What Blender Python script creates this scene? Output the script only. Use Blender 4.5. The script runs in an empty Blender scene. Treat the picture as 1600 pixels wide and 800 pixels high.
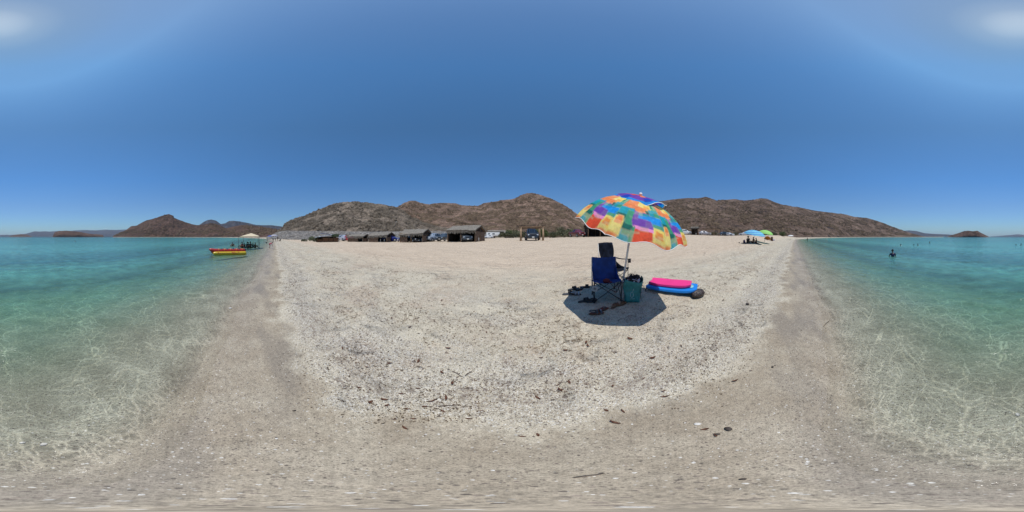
import bpy, bmesh, math, random
import numpy as np
from mathutils import Vector, Matrix
R = math.radians
rnd = random.Random(7)
np.random.seed(7)
S = bpy.context.scene
C = S.collection
EYE = 1.5
# ---------------------------------------------------------------- camera
cd = bpy.data.cameras.new('camera'); cam = bpy.data.objects.new('camera', cd); C.objects.link(cam)
cd.type = 'PANO'
LATMAX = R(77.4)
for holder in (cd, getattr(cd, 'cycles', None)):
    try:
        holder.panorama_type = 'EQUIRECTANGULAR'
        holder.latitude_min = -math.pi/2; holder.latitude_max = LATMAX
        holder.longitude_min = -math.pi; holder.longitude_max = math.pi
    except Exception: pass
cam.location = (0, 0, EYE); cam.rotation_euler = (R(90), 0, 0)
cd.clip_start = 0.02; cd.clip_end = 60000
S.camera = cam
# ---------------------------------------------------------------- world, sun, exposure
SUN_EL, SUN_AZ = 69.5, 178.0           # azimuth clockwise from +Y
w = bpy.data.worlds.new('World'); S.world = w; w.use_nodes = True
nt = w.node_tree; nt.nodes.clear()
sky = nt.nodes.new('ShaderNodeTexSky'); sky.sky_type = 'NISHITA'; sky.sun_disc = False
sky.sun_elevation = R(SUN_EL); sky.sun_rotation = R(SUN_AZ)
sky.altitude = 0; sky.air_density = 1.0; sky.dust_density = 0.6; sky.ozone_density = 2.5
bg = nt.nodes.new('ShaderNodeBackground'); bg.inputs['Strength'].default_value = 0.105
wo = nt.nodes.new('ShaderNodeOutputWorld')
geo = nt.nodes.new('ShaderNodeTexCoord')
mp = nt.nodes.new('ShaderNodeMapping'); mp.inputs['Scale'].default_value = (7, 7, 60)
nz = nt.nodes.new('ShaderNodeTexNoise'); nz.inputs['Scale'].default_value = 1.6; nz.inputs['Detail'].default_value = 5
sx = nt.nodes.new('ShaderNodeSeparateXYZ')
nt.links.new(geo.outputs['Generated'], mp.inputs['Vector']); nt.links.new(mp.outputs[0], nz.inputs['Vector'])
nt.links.new(geo.outputs['Generated'], sx.inputs[0])
rp = nt.nodes.new('ShaderNodeValToRGB'); rp.color_ramp.elements[0].position = .60; rp.color_ramp.elements[1].position = .74
nt.links.new(nz.outputs['Fac'], rp.inputs[0])
band = nt.nodes.new('ShaderNodeValToRGB')          # thin clouds only just above the horizon
e = band.color_ramp.elements; e[0].position = .012; e[0].color = (0,0,0,1); e[1].position = .04; e[1].color = (1,1,1,1)
e2 = band.color_ramp.elements.new(.085); e2.color = (0,0,0,1)
nt.links.new(sx.outputs['Z'], band.inputs[0])
side = nt.nodes.new('ShaderNodeValToRGB'); side.color_ramp.elements[0].position = .45; side.color_ramp.elements[1].position = .62
neg = nt.nodes.new('ShaderNodeMath'); neg.operation = 'MULTIPLY'; neg.inputs[1].default_value = -1
nt.links.new(sx.outputs['X'], neg.inputs[0]); nt.links.new(neg.outputs[0], side.inputs[0])
m1 = nt.nodes.new('ShaderNodeMath'); m1.operation = 'MULTIPLY'; m2 = nt.nodes.new('ShaderNodeMath'); m2.operation = 'MULTIPLY'
nt.links.new(rp.outputs[0], m1.inputs[0]); nt.links.new(band.outputs[0], m1.inputs[1])
nt.links.new(m1.outputs[0], m2.inputs[0]); nt.links.new(side.outputs[0], m2.inputs[1])
grade = nt.nodes.new('ShaderNodeMixRGB'); grade.blend_type = 'MULTIPLY'; grade.inputs[0].default_value = 1; nt.links.new(sky.outputs[0], grade.inputs[1])
gr = nt.nodes.new('ShaderNodeValToRGB'); ge = gr.color_ramp.elements
stops = [(0.0, (.50,.75,.99)), (.17, (.50,.735,.99)), (.32, (.43,.79,1.10)), (.58, (.51,.88,1.08)), (.83, (.64,1.16,1.42)), (.98, (.88,1.26,1.45))]
ge[0].position = 0; ge[1].position = .98
for q in stops[1:-1]: ge.new(q[0])
for q, c_ in zip(ge, stops): q.position = c_[0]; q.color = (*[v/1.5 for v in c_[1]], 1)
sc_ = nt.nodes.new('ShaderNodeVectorMath'); sc_.operation = 'SCALE'; sc_.inputs['Scale'].default_value = 1.5
# the glare round the sun is narrow
dt = nt.nodes.new('ShaderNodeVectorMath'); dt.operation = 'DOT_PRODUCT'
dt.inputs[1].default_value = (math.sin(R(SUN_AZ))*math.cos(R(SUN_EL)), math.cos(R(SUN_AZ))*math.cos(R(SUN_EL)), math.sin(R(SUN_EL)))
nt.links.new(geo.outputs['Generated'], dt.inputs[0])
gl = nt.nodes.new('ShaderNodeValToRGB'); le = gl.color_ramp.elements
gs = [(.55, (1,1,1)), (.80, (.92,.92,.93)), (.935, (.90,.92,.94)), (.965, (.66,.70,.77)), (.988, (.46,.49,.56)), (.997, (.50,.48,.51)), (1.0, (.66,.57,.55))]
le[0].position = gs[0][0]; le[1].position = gs[-1][0]
for q in gs[1:-1]: le.new(q[0])
for q, c_ in zip(le, gs): q.position = c_[0]; q.color = (*c_[1], 1)
nt.links.new(dt.outputs['Value'], gl.inputs[0])
gm = nt.nodes.new('ShaderNodeMixRGB'); gm.blend_type = 'MULTIPLY'; gm.inputs[0].default_value = 1
nt.links.new(grade.outputs[0], gm.inputs[1]); nt.links.new(gl.outputs[0], gm.inputs[2]); 
nt.links.new(sx.outputs['Z'], gr.inputs[0]); nt.links.new(gr.outputs[0], sc_.inputs[0]); nt.links.new(sc_.outputs[0], grade.inputs[2])
cm = nt.nodes.new('ShaderNodeMixRGB'); cm.inputs[2].default_value = (5.5, 6.4, 7.4, 1)
nt.links.new(m2.outputs[0], cm.inputs[0]); 
nt.links.new(gm.outputs[0], cm.inputs[1]); nt.links.new(cm.outputs[0], bg.inputs['Color']); nt.links.new(bg.outputs[0], wo.inputs['Surface'])
sl = bpy.data.lights.new('sun', 'SUN'); sl.energy = 4.0; sl.angle = R(0.5); sl.color = (1, .965, .91)
sun = bpy.data.objects.new('sun', sl); C.objects.link(sun)
sdir = Vector((math.sin(R(SUN_AZ))*math.cos(R(SUN_EL)), math.cos(R(SUN_AZ))*math.cos(R(SUN_EL)), math.sin(R(SUN_EL))))
sun.rotation_euler = sdir.to_track_quat('Z', 'Y').to_euler(); sun.location = sdir*50
S.view_settings.view_transform = 'Standard'; S.view_settings.look = 'None'
S.view_settings.exposure = 0.0; S.view_settings.gamma = 1; S.view_settings.use_curve_mapping = False
S.cycles.max_bounces = 8; S.cycles.transparent_max_bounces = 12; S.cycles.volume_bounces = 0
S.cycles.caustics_reflective = False; S.cycles.caustics_refractive = False
S.cycles.use_denoising = True; S.cycles.denoiser = 'OPENIMAGEDENOISE'; S.cycles.denoising_input_passes = 'RGB_ALBEDO_NORMAL'; S.cycles.denoising_prefilter = 'ACCURATE'; S.cycles.sample_clamp_direct = 3.0; S.cycles.sample_clamp_indirect = 2.5

# ---------------------------------------------------------------- numpy noise
def _h(ix, iy, seed):
    n = (ix.astype(np.int64)*374761393 + iy.astype(np.int64)*668265263 + seed*1442695041) & 0x7fffffff
    n = (n ^ (n >> 13))*1274126177 & 0x7fffffff
    n = n ^ (n >> 16)
    return (n & 0xffff)/65535.0
def vnoise(x, y, seed=0):
    x = np.asarray(x, float); y = np.asarray(y, float)
    ix = np.floor(x); iy = np.floor(y); fx = x-ix; fy = y-iy
    fx = fx*fx*fx*(fx*(fx*6-15)+10); fy = fy*fy*fy*(fy*(fy*6-15)+10)
    a = _h(ix, iy, seed); b = _h(ix+1, iy, seed); c = _h(ix, iy+1, seed); d = _h(ix+1, iy+1, seed)
    return (a*(1-fx)+b*fx)*(1-fy)+(c*(1-fx)+d*fx)*fy
def fbm(x, y, oct=4, seed=0, gain=.5):
    s = 0; a = 1; t = 0
    x = np.asarray(x, float); y = np.asarray(y, float)
    for i in range(oct):
        s = s+a*vnoise(x*2**i*1.03+i*17.3, y*2**i*.97-i*9.1, seed+i); t += a; a *= gain
    return s/t-.5
def ridged(x, y, oct=4, seed=0):
    s = 0; a = 1; t = 0
    for i in range(oct):
        s = s+a*(1-np.abs(2*vnoise(np.asarray(x)*2**i+i*7.7, np.asarray(y)*2**i+i*3.3, seed+i)-1)); t += a; a *= .5
    return s/t
def sstep(a, b, x):
    t = np.clip((np.asarray(x, float)-a)/(b-a), 0, 1); return t*t*(3-2*t)

# ---------------------------------------------------------------- where a view direction meets the world
DEG = 360/1600
def az(px): return R((px-800)*DEG)
def el(py): return R((370-py)/4.78)
def polar(px, D, z=0.0): return Vector((math.sin(az(px))*D, math.cos(az(px))*D, z))

# shoreline and ground ------------------------------------------------------
SHX = [-400,-110,-41,-20,-13.6,-6.7,-3.9,-1.9,-1.0,-.5,0,.3,.65,1.3,3,5.5,13.3,25,40,90,400]
SHY = [ 31,  8.6, 3.9,1.6, .8, .13,-.42,-.50,-.42,-.33,-.29,-.27,-.30,-.58,-1.1,-1.45,-2.8,-4.6,-7,-16,-70]
RL = [(-200,1e5),(100,1e5),(172,1e5),(184,480),(250,450),(300,400),(350,330),(400,180),(415,130),(427,100),(440,60),(1225,60),(1245,95),(1255,120),(1270,160),(1290,220),(1330,350),(1440,600),(1474,650),(1486,1e5),(1700,1e5)]
def shore(x, y):
    x = np.asarray(x, float); y = np.asarray(y, float)
    wob = .10*fbm(x*1.3, x*0+3.1, 3, 5)+.35*fbm(x*.22, x*0+1.7, 2, 9)*sstep(4, 12, np.abs(x))
    s1 = (y-np.interp(x, SHX, SHY)+wob)
    r = np.hypot(x, y)
    px = (np.degrees(np.arctan2(x, y))/DEG+800) % 1600
    rs = np.interp(px, [a for a, b in RL], [b for a, b in RL])
    s2 = np.where(r > 50, (r-rs)*.25, -1e4)
    return np.maximum(s1, np.minimum(s2, 40))
TP = [(0,0,0.5),(425,60,.3),(480,50,.25),(560,38,.35),(600,36,.4),(640,33,.42),(680,34,.57),(730,30,.68),(757,30,.75),(780,45,1.0),(805,30,.95),(830,27,.92),(860,30,1.0),(900,36,1.38),(935,36,1.5),(1000,50,1.8),(1070,60,2.2),(1095,60,2.0),(1130,60,1.8),(1180,45,1.9),(1215,80,2.1),(1235,90,1.6),(1245,100,.7),(1700,100,.5)]
def ground_z(x, y, detail=True):
    x = np.asarray(x, float); y = np.asarray(y, float)
    s = shore(x, y); r = np.hypot(x, y)
    px = (np.degrees(np.arctan2(x, y))/DEG+800) % 1600
    zp = np.interp(s, [-400,-60,-25,-10,-4,-1,0,1,2,3,5,8,15,30,60], [-9,-7,-4,-1.35,-.42,-.09,0,.055,.13,.20,.30,.38,.46,.5,.55])
    Rt = np.interp(px, [a[0] for a in TP], [a[1] for a in TP]); T = np.interp(px, [a[0] for a in TP], [a[2] for a in TP])
    wgt = sstep(2, 9, s)*sstep(.3, 1, r/Rt)*(r < 5000)
    z = zp*(1-wgt)+T*wgt
    z = z-3.0*sstep(150, 400, r)*(s > 14)*(T > .2)
    if detail:
        dry = sstep(.9, 1.6, s)
        z = z+dry*(.05*fbm(x*2.2, y*2.2, 3, 31)+.022*fbm(x*7, y*7, 2, 41))*sstep(60, 20, r)+dry*.09*fbm(x*.25, y*.25, 3, 51)*sstep(4, 9, s)
        z = z+.02*dry*np.exp(-((s-1.25)/.25)**2)
        z = z+sstep(-.4, -1.5, s)*.05*fbm(x*1.1, y*1.1, 2, 71)
        # sand heaped under the two boards
        z = z+.13*np.exp(-(((x-3.22)*.56+(y-2.28)*-.83)/.42)**2-(((x-3.22)*.83+(y-2.28)*.56-.12)/.2)**2)
    return z
def gz(x, y): return float(ground_z(np.array([x]), np.array([y]))[0])
def on(px, py):
    """point of the ground seen at a pixel"""
    t = math.tan(el(py)); d = 2.0
    for i in range(40):
        p = polar(px, d); zz = max(gz(p.x, p.y), 0); nd = (zz-EYE)/t if t < -1e-4 else 60
        d = .5*d+.5*min(max(nd, .05), 150)
    p = polar(px, d); p.z = gz(p.x, p.y); return p
def at(px, D):
    p = polar(px, D); p.z = gz(p.x, p.y); return p

# ---------------------------------------------------------------- object helpers
def tag(o, label=None, cat=None, group=None, kind=None):
    if label: o['label'] = label
    if cat: o['category'] = cat
    if group: o['group'] = group
    if kind: o['kind'] = kind
    return o
def thing(name, label, cat, loc=(0,0,0), rz=0.0, group=None):
    o = bpy.data.objects.new(name, None); C.objects.link(o); o.empty_display_size = .1
    o.location = loc; o.rotation_euler = (0, 0, rz); return tag(o, label, cat, group)
def obj(name, verts, faces, mat, parent=None, smooth=False):
    me = bpy.data.meshes.new(name); me.from_pydata([tuple(v) for v in verts], [], faces)
    me.validate(); me.update()
    if smooth: me.shade_smooth()
    if mat: me.materials.append(mat)
    o = bpy.data.objects.new(name, me); C.objects.link(o)
    if parent: o.parent = parent
    return o
def npmesh(name, V, F, mat, parent=None, smooth=True):
    me = bpy.data.meshes.new(name); n = F.shape[1]
    me.vertices.add(len(V)); me.vertices.foreach_set('co', np.ascontiguousarray(V, np.float32).ravel())
    me.loops.add(F.size); me.loops.foreach_set('vertex_index', np.ascontiguousarray(F, np.int32).ravel())
    me.polygons.add(len(F)); me.polygons.foreach_set('loop_start', np.arange(0, F.size, n, dtype=np.int32))
    me.polygons.foreach_set('loop_total', np.full(len(F), n, np.int32))
    me.update(calc_edges=True)
    if smooth: me.shade_smooth()
    if mat: me.materials.append(mat)
    o = bpy.data.objects.new(name, me); C.objects.link(o)
    if parent: o.parent = parent
    return o
def copy_tree(o, parent=None):
    c = o.copy(); C.objects.link(c); c.parent = parent
    for ch in [x for x in S.objects if x.parent == o]: copy_tree(ch, c)
    return c
class MB:
    def __init__(s): s.v = []; s.f = []
    def add(s, vs, fs, M=None):
        k = len(s.v)
        for v in vs:
            v = Vector(v); s.v.append(M @ v if M else v)
        s.f += [tuple(i+k for i in f) for f in fs]; return s
    def box(s, c, d, rot=None, M=None, taper=1.0):
        x, y, z = [a/2 for a in d]
        vs = [Vector((sx*x*(taper if sz > 0 else 1), sy*y*(taper if sz > 0 else 1), sz*z)) for sz in (-1,1) for sy in (-1,1) for sx in (-1,1)]
        T = Matrix.Translation(c) @ (rot.to_4x4() if rot else Matrix.Identity(4))
        if M: T = M @ T
        return s.add(vs, [(0,2,3,1),(4,5,7,6),(0,1,5,4),(2,6,7,3),(0,4,6,2),(1,3,7,5)], T)
    def tube(s, pts, r, n=8, cap=True):
        pts = [Vector(p) for p in pts]; rs = r if isinstance(r, (list, tuple)) else [r]*len(pts)
        k0 = len(s.v); up = None
        for i, p in enumerate(pts):
            t = (pts[min(i+1, len(pts)-1)]-pts[max(i-1, 0)]).normalized()
            if up is None: up = Vector((0,0,1)) if abs(t.z) < .9 else Vector((1,0,0))
            a = t.cross(up).normalized(); b = a.cross(t).normalized(); up = b
            for j in range(n):
                q = 2*math.pi*j/n; s.v.append(p+(a*math.cos(q)+b*math.sin(q))*rs[i])
        for i in range(len(pts)-1):
            for j in range(n):
                j2 = (j+1) % n; s.f.append((k0+i*n+j, k0+i*n+j2, k0+(i+1)*n+j2, k0+(i+1)*n+j))
        if cap:
            s.f.append(tuple(k0+j for j in range(n-1, -1, -1))); s.f.append(tuple(k0+(len(pts)-1)*n+j for j in range(n)))
        return s
    def bar(s, a, b, r, n=8): return s.tube([a, b], r, n)
    def ell(s, c, d, n=14, m=8, M=None):
        vs = [(0,0,-d[2])]; 
        for i in range(1, m):
            q = -math.pi/2+math.pi*i/m
            for j in range(n): vs.append((d[0]*math.cos(q)*math.cos(2*math.pi*j/n), d[1]*math.cos(q)*math.sin(2*math.pi*j/n), d[2]*math.sin(q)))
        vs.append((0,0,d[2])); fs = []
        for j in range(n): fs.append((0, 1+(j+1) % n, 1+j))
        for i in range(m-2):
            for j in range(n):
                a = 1+i*n+j; b = 1+i*n+(j+1) % n; fs.append((a, b, b+n, a+n))
        k = 1+(m-2)*n
        for j in range(n): fs.append((k+j, k+(j+1) % n, len(vs)-1))
        T = Matrix.Translation(c); T = M @ T if M else T
        return s.add(vs, fs, T)
    def prism(s, poly, z0, z1, M=None):
        n = len(poly); vs = [(x, y, z0) for x, y in poly]+[(x, y, z1) for x, y in poly]
        fs = [tuple(range(n-1, -1, -1)), tuple(range(n, 2*n))]+[(i, (i+1) % n, n+(i+1) % n, n+i) for i in range(n)]
        return s.add(vs, fs, M)
    def build(s, name, mat, parent=None, smooth=False, bevel=0):
        o = obj(name, s.v, s.f, mat, parent, smooth)
        if bevel:
            bm = bmesh.new(); bm.from_mesh(o.data)
            bmesh.ops.bevel(bm, geom=bm.edges[:], offset=bevel, segments=2, affect='EDGES', profile=.6)
            bm.to_mesh(o.data); bm.free(); o.data.shade_smooth()
            try: o.data.set_sharp_from_angle(angle=R(40))
            except Exception: pass
        return o
def grid_faces(nu, nv, wrap=False):
    i = np.arange(nu if wrap else nu-1); j = np.arange(nv-1)
    I, J = np.meshgrid(i, j, indexing='ij'); I2 = (I+1) % nu
    return np.stack([I*nv+J, I2*nv+J, I2*nv+J+1, I*nv+J+1], -1).reshape(-1, 4)
def fattr(o, name, arr):
    a = o.data.attributes.new(name, 'FLOAT', 'POINT'); a.data.foreach_set('value', np.ascontiguousarray(arr, np.float32))

# ---------------------------------------------------------------- material helpers
class NG:
    def __init__(s, name):
        s.m = bpy.data.materials.new(name); s.m.use_nodes = True; s.t = s.m.node_tree; s.t.nodes.clear()
        s.out = s.t.nodes.new('ShaderNodeOutputMaterial')
    def n(s, typ, ins=None, **kw):
        nd = s.t.nodes.new(typ)
        for k, v in kw.items(): setattr(nd, k, v)
        for k, v in (ins or {}).items():
            if isinstance(v, bpy.types.NodeSocket): s.t.links.new(v, nd.inputs[k])
            else: nd.inputs[k].default_value = v
        return nd
    def math(s, op, a, b=0.0, c=None, clamp=False):
        d = {0: a, 1: b}
        if c is not None: d[2] = c
        nd = s.n('ShaderNodeMath', d, operation=op); nd.use_clamp = clamp; return nd.outputs[0]
    def ramp(s, fac, stops):
        nd = s.n('ShaderNodeValToRGB', {0: fac}); cr = nd.color_ramp
        while len(cr.elements) > 1: cr.elements.remove(cr.elements[-1])
        cr.elements[0].position = stops[0][0]; cr.elements[0].color = col4(stops[0][1])
        for p, c in stops[1:]:
            e = cr.elements.new(p); e.color = col4(c)
        return nd.outputs[0]
    def step(s, x, a, b):
        return s.n('ShaderNodeMapRange', {0: x, 1: a, 2: b, 3: 0.0, 4: 1.0}, interpolation_type='SMOOTHSTEP').outputs[0]
    def mix(s, f, a, b, blend='MIX'):
        nd = s.n('ShaderNodeMixRGB', {0: f, 1: col4(a) if isinstance(a, (tuple, float)) else a, 2: col4(b) if isinstance(b, (tuple, float)) else b}, blend_type=blend); return nd.outputs[0]
    def noise(s, vec, scale, detail=3, rough=.5, **kw):
        return s.n('ShaderNodeTexNoise', {'Vector': vec, 'Scale': scale, 'Detail': detail, 'Roughness': rough}, **kw).outputs['Fac']
    def pos(s): return s.n('ShaderNodeNewGeometry').outputs['Position']
    def objc(s): return s.n('ShaderNodeTexCoord').outputs['Object']
    def bump(s, h, strength=.5, dist=.01, normal=None):
        d = {'Height': h, 'Strength': strength, 'Distance': dist}
        if normal: d['Normal'] = normal
        return s.n('ShaderNodeBump', d).outputs[0]
    def bsdf(s, color, rough=.6, normal=None, metal=0.0, spec=.5, **kw):
        d = {'Base Color': col4(color) if isinstance(color, (tuple, float)) else color, 'Roughness': rough, 'Metallic': metal, 'Specular IOR Level': spec}
        if normal: d['Normal'] = normal
        d.update(kw); return s.n('ShaderNodeBsdfPrincipled', d).outputs[0]
    def done(s, sh): s.t.links.new(sh, s.out.inputs['Surface']); return s.m
def col4(c): return (c, c, c, 1.0) if isinstance(c, (int, float)) else (c[0], c[1], c[2], 1.0)
def lin(r, g, b): return tuple((v/255/12.92 if v/255 <= .04045 else ((v/255+.055)/1.055)**2.4) for v in (r, g, b))
_mc = {}
def M(name, color=(.5,.5,.5), rough=.6, metal=0.0, var=.15, scale=12.0, bump=.15, spec=.4, coat=0.0, trans=0.0):
    """worn everyday surface: base colour with mottling and fine bump"""
    if name in _mc: return _mc[name]
    g = NG(name); v = g.objc()
    n = g.noise(v, scale, 4); n2 = g.noise(v, scale*6, 2)
    c = g.mix(g.step(n, .3, .7), tuple(x*(1-var) for x in color), tuple(min(1, x*(1+var)) for x in color))
    nb = g.bump(n2, bump, .004)
    sh = g.bsdf(c, rough, nb, metal, spec, **({'Coat Weight': coat, 'Coat Roughness': .08} if coat else {}))
    if trans:
        tr = g.n('ShaderNodeBsdfTranslucent', {'Color': c}).outputs[0]
        sh = g.n('ShaderNodeMixShader', {0: trans, 1: sh, 2: tr}).outputs[0]
    _mc[name] = g.done(sh); return _mc[name]

# ================================================================ GROUND
def sand_material():
    g = NG('beach_sand'); p = g.pos()
    s = g.n('ShaderNodeAttribute', attribute_name='shore').outputs['Fac']
    dist = g.n('ShaderNodeVectorMath', {0: p}, operation='LENGTH').outputs['Value']
    big = g.noise(p, .35, 4); mid = g.noise(p, 2.2, 4, .6); fine = g.noise(p, 26.0, 3, .7)
    # width of the bands wanders
    sw = g.math('ADD', s, g.math('ADD', g.math('MULTIPLY', g.math('SUBTRACT', mid, .5), .8), g.math('MULTIPLY', g.math('SUBTRACT', g.noise(p, .8, 2), .5), .7)))
    sw2 = g.math('ADD', s, g.math('MULTIPLY', g.math('SUBTRACT', big, .5), 3.4))
    dry = g.mix(g.step(mid, .3, .7), (.44,.38,.285), (.52,.46,.35))
    inland = g.mix(g.step(g.noise(g.n('ShaderNodeVectorMath', {0: p, 1: (.5, 3.2, 1)}, operation='MULTIPLY').outputs[0], 1.1, 5, .65), .33, .68), (.47,.37,.27), (.565,.455,.335))
    dry = g.mix(g.step(sw2, 4.2, 7.5), dry, inland)
    wet = g.mix(g.step(mid, .35, .68), (.30,.245,.175), (.375,.318,.235))
    wet = g.mix(g.step(g.noise(g.n('ShaderNodeVectorMath', {0: p, 1: (.5, 1.6, 1)}, operation='MULTIPLY').outputs[0], 1.0, 2, .5), .5, .66), wet, (.25,.21,.16))
    col = g.mix(g.step(sw, .80, 1.10), wet, dry)
    bed = g.mix(g.step(g.math('ADD', s, g.math('MULTIPLY', mid, 1.2)), -.2, -2.2), g.mix(g.step(mid, .35, .65), (.34,.32,.235), (.44,.42,.315)), g.mix(g.step(mid, .32, .66), (.42,.44,.33), (.58,.59,.46)))
    col = g.mix(g.step(s, .04, -.5), col, bed)
    col = g.mix(g.step(s, -14, -60), col, (.10,.33,.28))
    warm = g.math('MULTIPLY', g.step(g.noise(p, .75, 5, .7), .50, .64), g.math('MULTIPLY', g.step(sw, 1.2, 1.8), g.step(sw2, 7.0, 5.0)))
    col = g.mix(g.math('MULTIPLY', warm, .75), col, (.43,.345,.255))
    damp = g.math('MULTIPLY', g.step(g.noise(p, 3.1, 5, .75), .56, .70), g.math('MULTIPLY', g.step(sw, 1.2, 1.8), g.step(sw2, 6.0, 4.0)))
    col = g.mix(g.math('MULTIPLY', damp, .5), col, (.24,.185,.135))
    # grit and crushed shell: random grey per cell, three sizes
    def cells(scale, seedoff):
        vv = g.n('ShaderNodeVectorMath', {0: p, 1: (seedoff, seedoff*.7, 0)}, operation='ADD').outputs[0]
        v = g.n('ShaderNodeTexVoronoi', {'Vector': vv, 'Scale': scale, 'Randomness': 1.0}, feature='F1')
        c = g.n('ShaderNodeSeparateColor', {0: v.outputs['Color']})
        return v.outputs['Distance'], c.outputs[0], c.outputs[1]
    shellband = g.math('MULTIPLY', g.step(sw, .85, 1.3), g.step(sw2, 6.5, 3.0))
    patch = g.step(g.noise(g.n('ShaderNodeVectorMath', {0: p, 1: (.6, 1.5, 1)}, operation='MULTIPLY').outputs[0], 1.3, 5, .7), .47, .62)
    amount = g.math('ADD', g.math('MULTIPLY', g.math('MULTIPLY', shellband, patch), .22), .055)
    amount = g.math('ADD', amount, g.math('MULTIPLY', g.math('MULTIPLY', g.step(s, .75, .1), g.step(s, -1.6, -.2)), .08))
    bands = g.math('MULTIPLY', g.step(g.math('ABSOLUTE', g.math('SUBTRACT', sw, 1.45)), .75, .15), g.step(sw, .95, 1.1))
    amount = g.math('ADD', amount, g.math('MULTIPLY', bands, .20))
    for sc, off, dk, wt in ((170, 1.3, 1.2, .9), (85, 4.1, 1.15, .85), (42, 9.7, .6, 0.0), (24, 2.9, .10, 0.0)):
        d, a, b = cells(sc, off)
        disc = g.step(d, .62, .40)
        isd = g.math('MULTIPLY', g.math('MULTIPLY', disc, 1.0 if sc > 50 else shellband), g.math('LESS_THAN', a, g.math('MULTIPLY', amount, dk if sc > 100 else dk*.55)))
        isw = g.math('MULTIPLY', disc, g.math('GREATER_THAN', a, g.math('SUBTRACT', 1.0, g.math('MULTIPLY', g.math('MULTIPLY', amount, wt), g.math('ADD', .18, g.math('MULTIPLY', g.step(sw, .7, 1.2), .82))))))
        dcol = g.mix(b, (.07,.055,.045), (.23,.18,.14)); wcol = g.mix(b, (.48,.44,.38), (.68,.655,.60))
        col = g.mix(g.math('MULTIPLY', isd, .85), col, dcol); col = g.mix(g.math('MULTIPLY', isw, .8), col, wcol)
    g60 = g.noise(p, 110.0, 3, .85); col = g.mix(1.0, col, g.ramp(g60, [(.33, .62), (.5, 1.0), (.66, 1.30)]), 'MULTIPLY')
    grain = g.noise(p, 420.0, 2, .8)
    col = g.mix(1.0, col, g.ramp(grain, [(.28, .70), (.5, 1.0), (.74, 1.25)]), 'MULTIPLY')
    col = g.mix(1.0, col, g.ramp(fine, [(.28, .72), (.52, 1.0), (.75, 1.16)]), 'MULTIPLY')
    # wrack lines: dark dried bits strung out parallel to the water
    for s0, wd, st in ((1.35,.3,.65),(2.7,.45,.6),(4.9,.35,.85),(7.4,.4,.45)):
        ln = g.math('MULTIPLY', g.step(g.math('ABSOLUTE', g.math('SUBTRACT', g.math('ADD', sw2 if s0 > 4 else sw, 0.0), s0)), wd, 0.0), g.step(g.noise(g.n('ShaderNodeVectorMath', {0: p, 1: (1.0, 2.4, 1)}, operation='MULTIPLY').outputs[0], 5.5+s0, 5, .75), .50, .62))
        col = g.mix(g.math('MULTIPLY', ln, st), col, (.17,.125,.095))
    rough = g.math('ADD', g.math('MULTIPLY', g.step(sw, .3, 1.1), .45), .5)
    hol = g.n('ShaderNodeTexVoronoi', {'Vector': g.n('ShaderNodeVectorMath', {0: p, 1: g.n('ShaderNodeVectorMath', {0: g.n('ShaderNodeTexNoise', {'Vector': p, 'Scale': 2.0}).outputs['Color'], 'Scale': .35}, operation='SCALE').outputs[0]}, operation='ADD').outputs[0], 'Scale': 2.7}, feature='SMOOTH_F1').outputs['Distance']
    b0 = g.bump(g.math('MULTIPLY', g.step(hol, .12, .50), g.step(g.noise(p, .55, 3), .42, .62)), 1.0, .08)
    b1 = g.bump(g.noise(p, 5.0, 5, .6), .95, .06, b0)
    b2 = g.bump(g.noise(p, 45.0, 4, .7), .75, .008, b1)
    soft = g.step(sw, .7, 1.3)
    nrm = g.n('ShaderNodeMixRGB', {0: soft, 1: g.bump(g.noise(p, 60.0, 3, .7), .35, .004), 2: b2}).outputs[0]
    return g.done(g.bsdf(col, rough, nrm, 0.0, .25))
SAND = sand_material()
NA = 900
rr = np.concatenate([[.00001], np.geomspace(.03, 12000, 520)])
aa = np.linspace(0, 2*np.pi, NA, endpoint=False)
A_, R_ = np.meshgrid(aa, rr, indexing='ij')
X = (R_*np.sin(A_)).ravel(); Y = (R_*np.cos(A_)).ravel()
Zg = ground_z(X, Y); Sg = shore(X, Y)
GF = grid_faces(NA, len(rr), True)
ground = npmesh('ground', np.stack([X, Y, Zg], -1), GF, SAND)
fattr(ground, 'shore', Sg); tag(ground, kind='structure')

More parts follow.
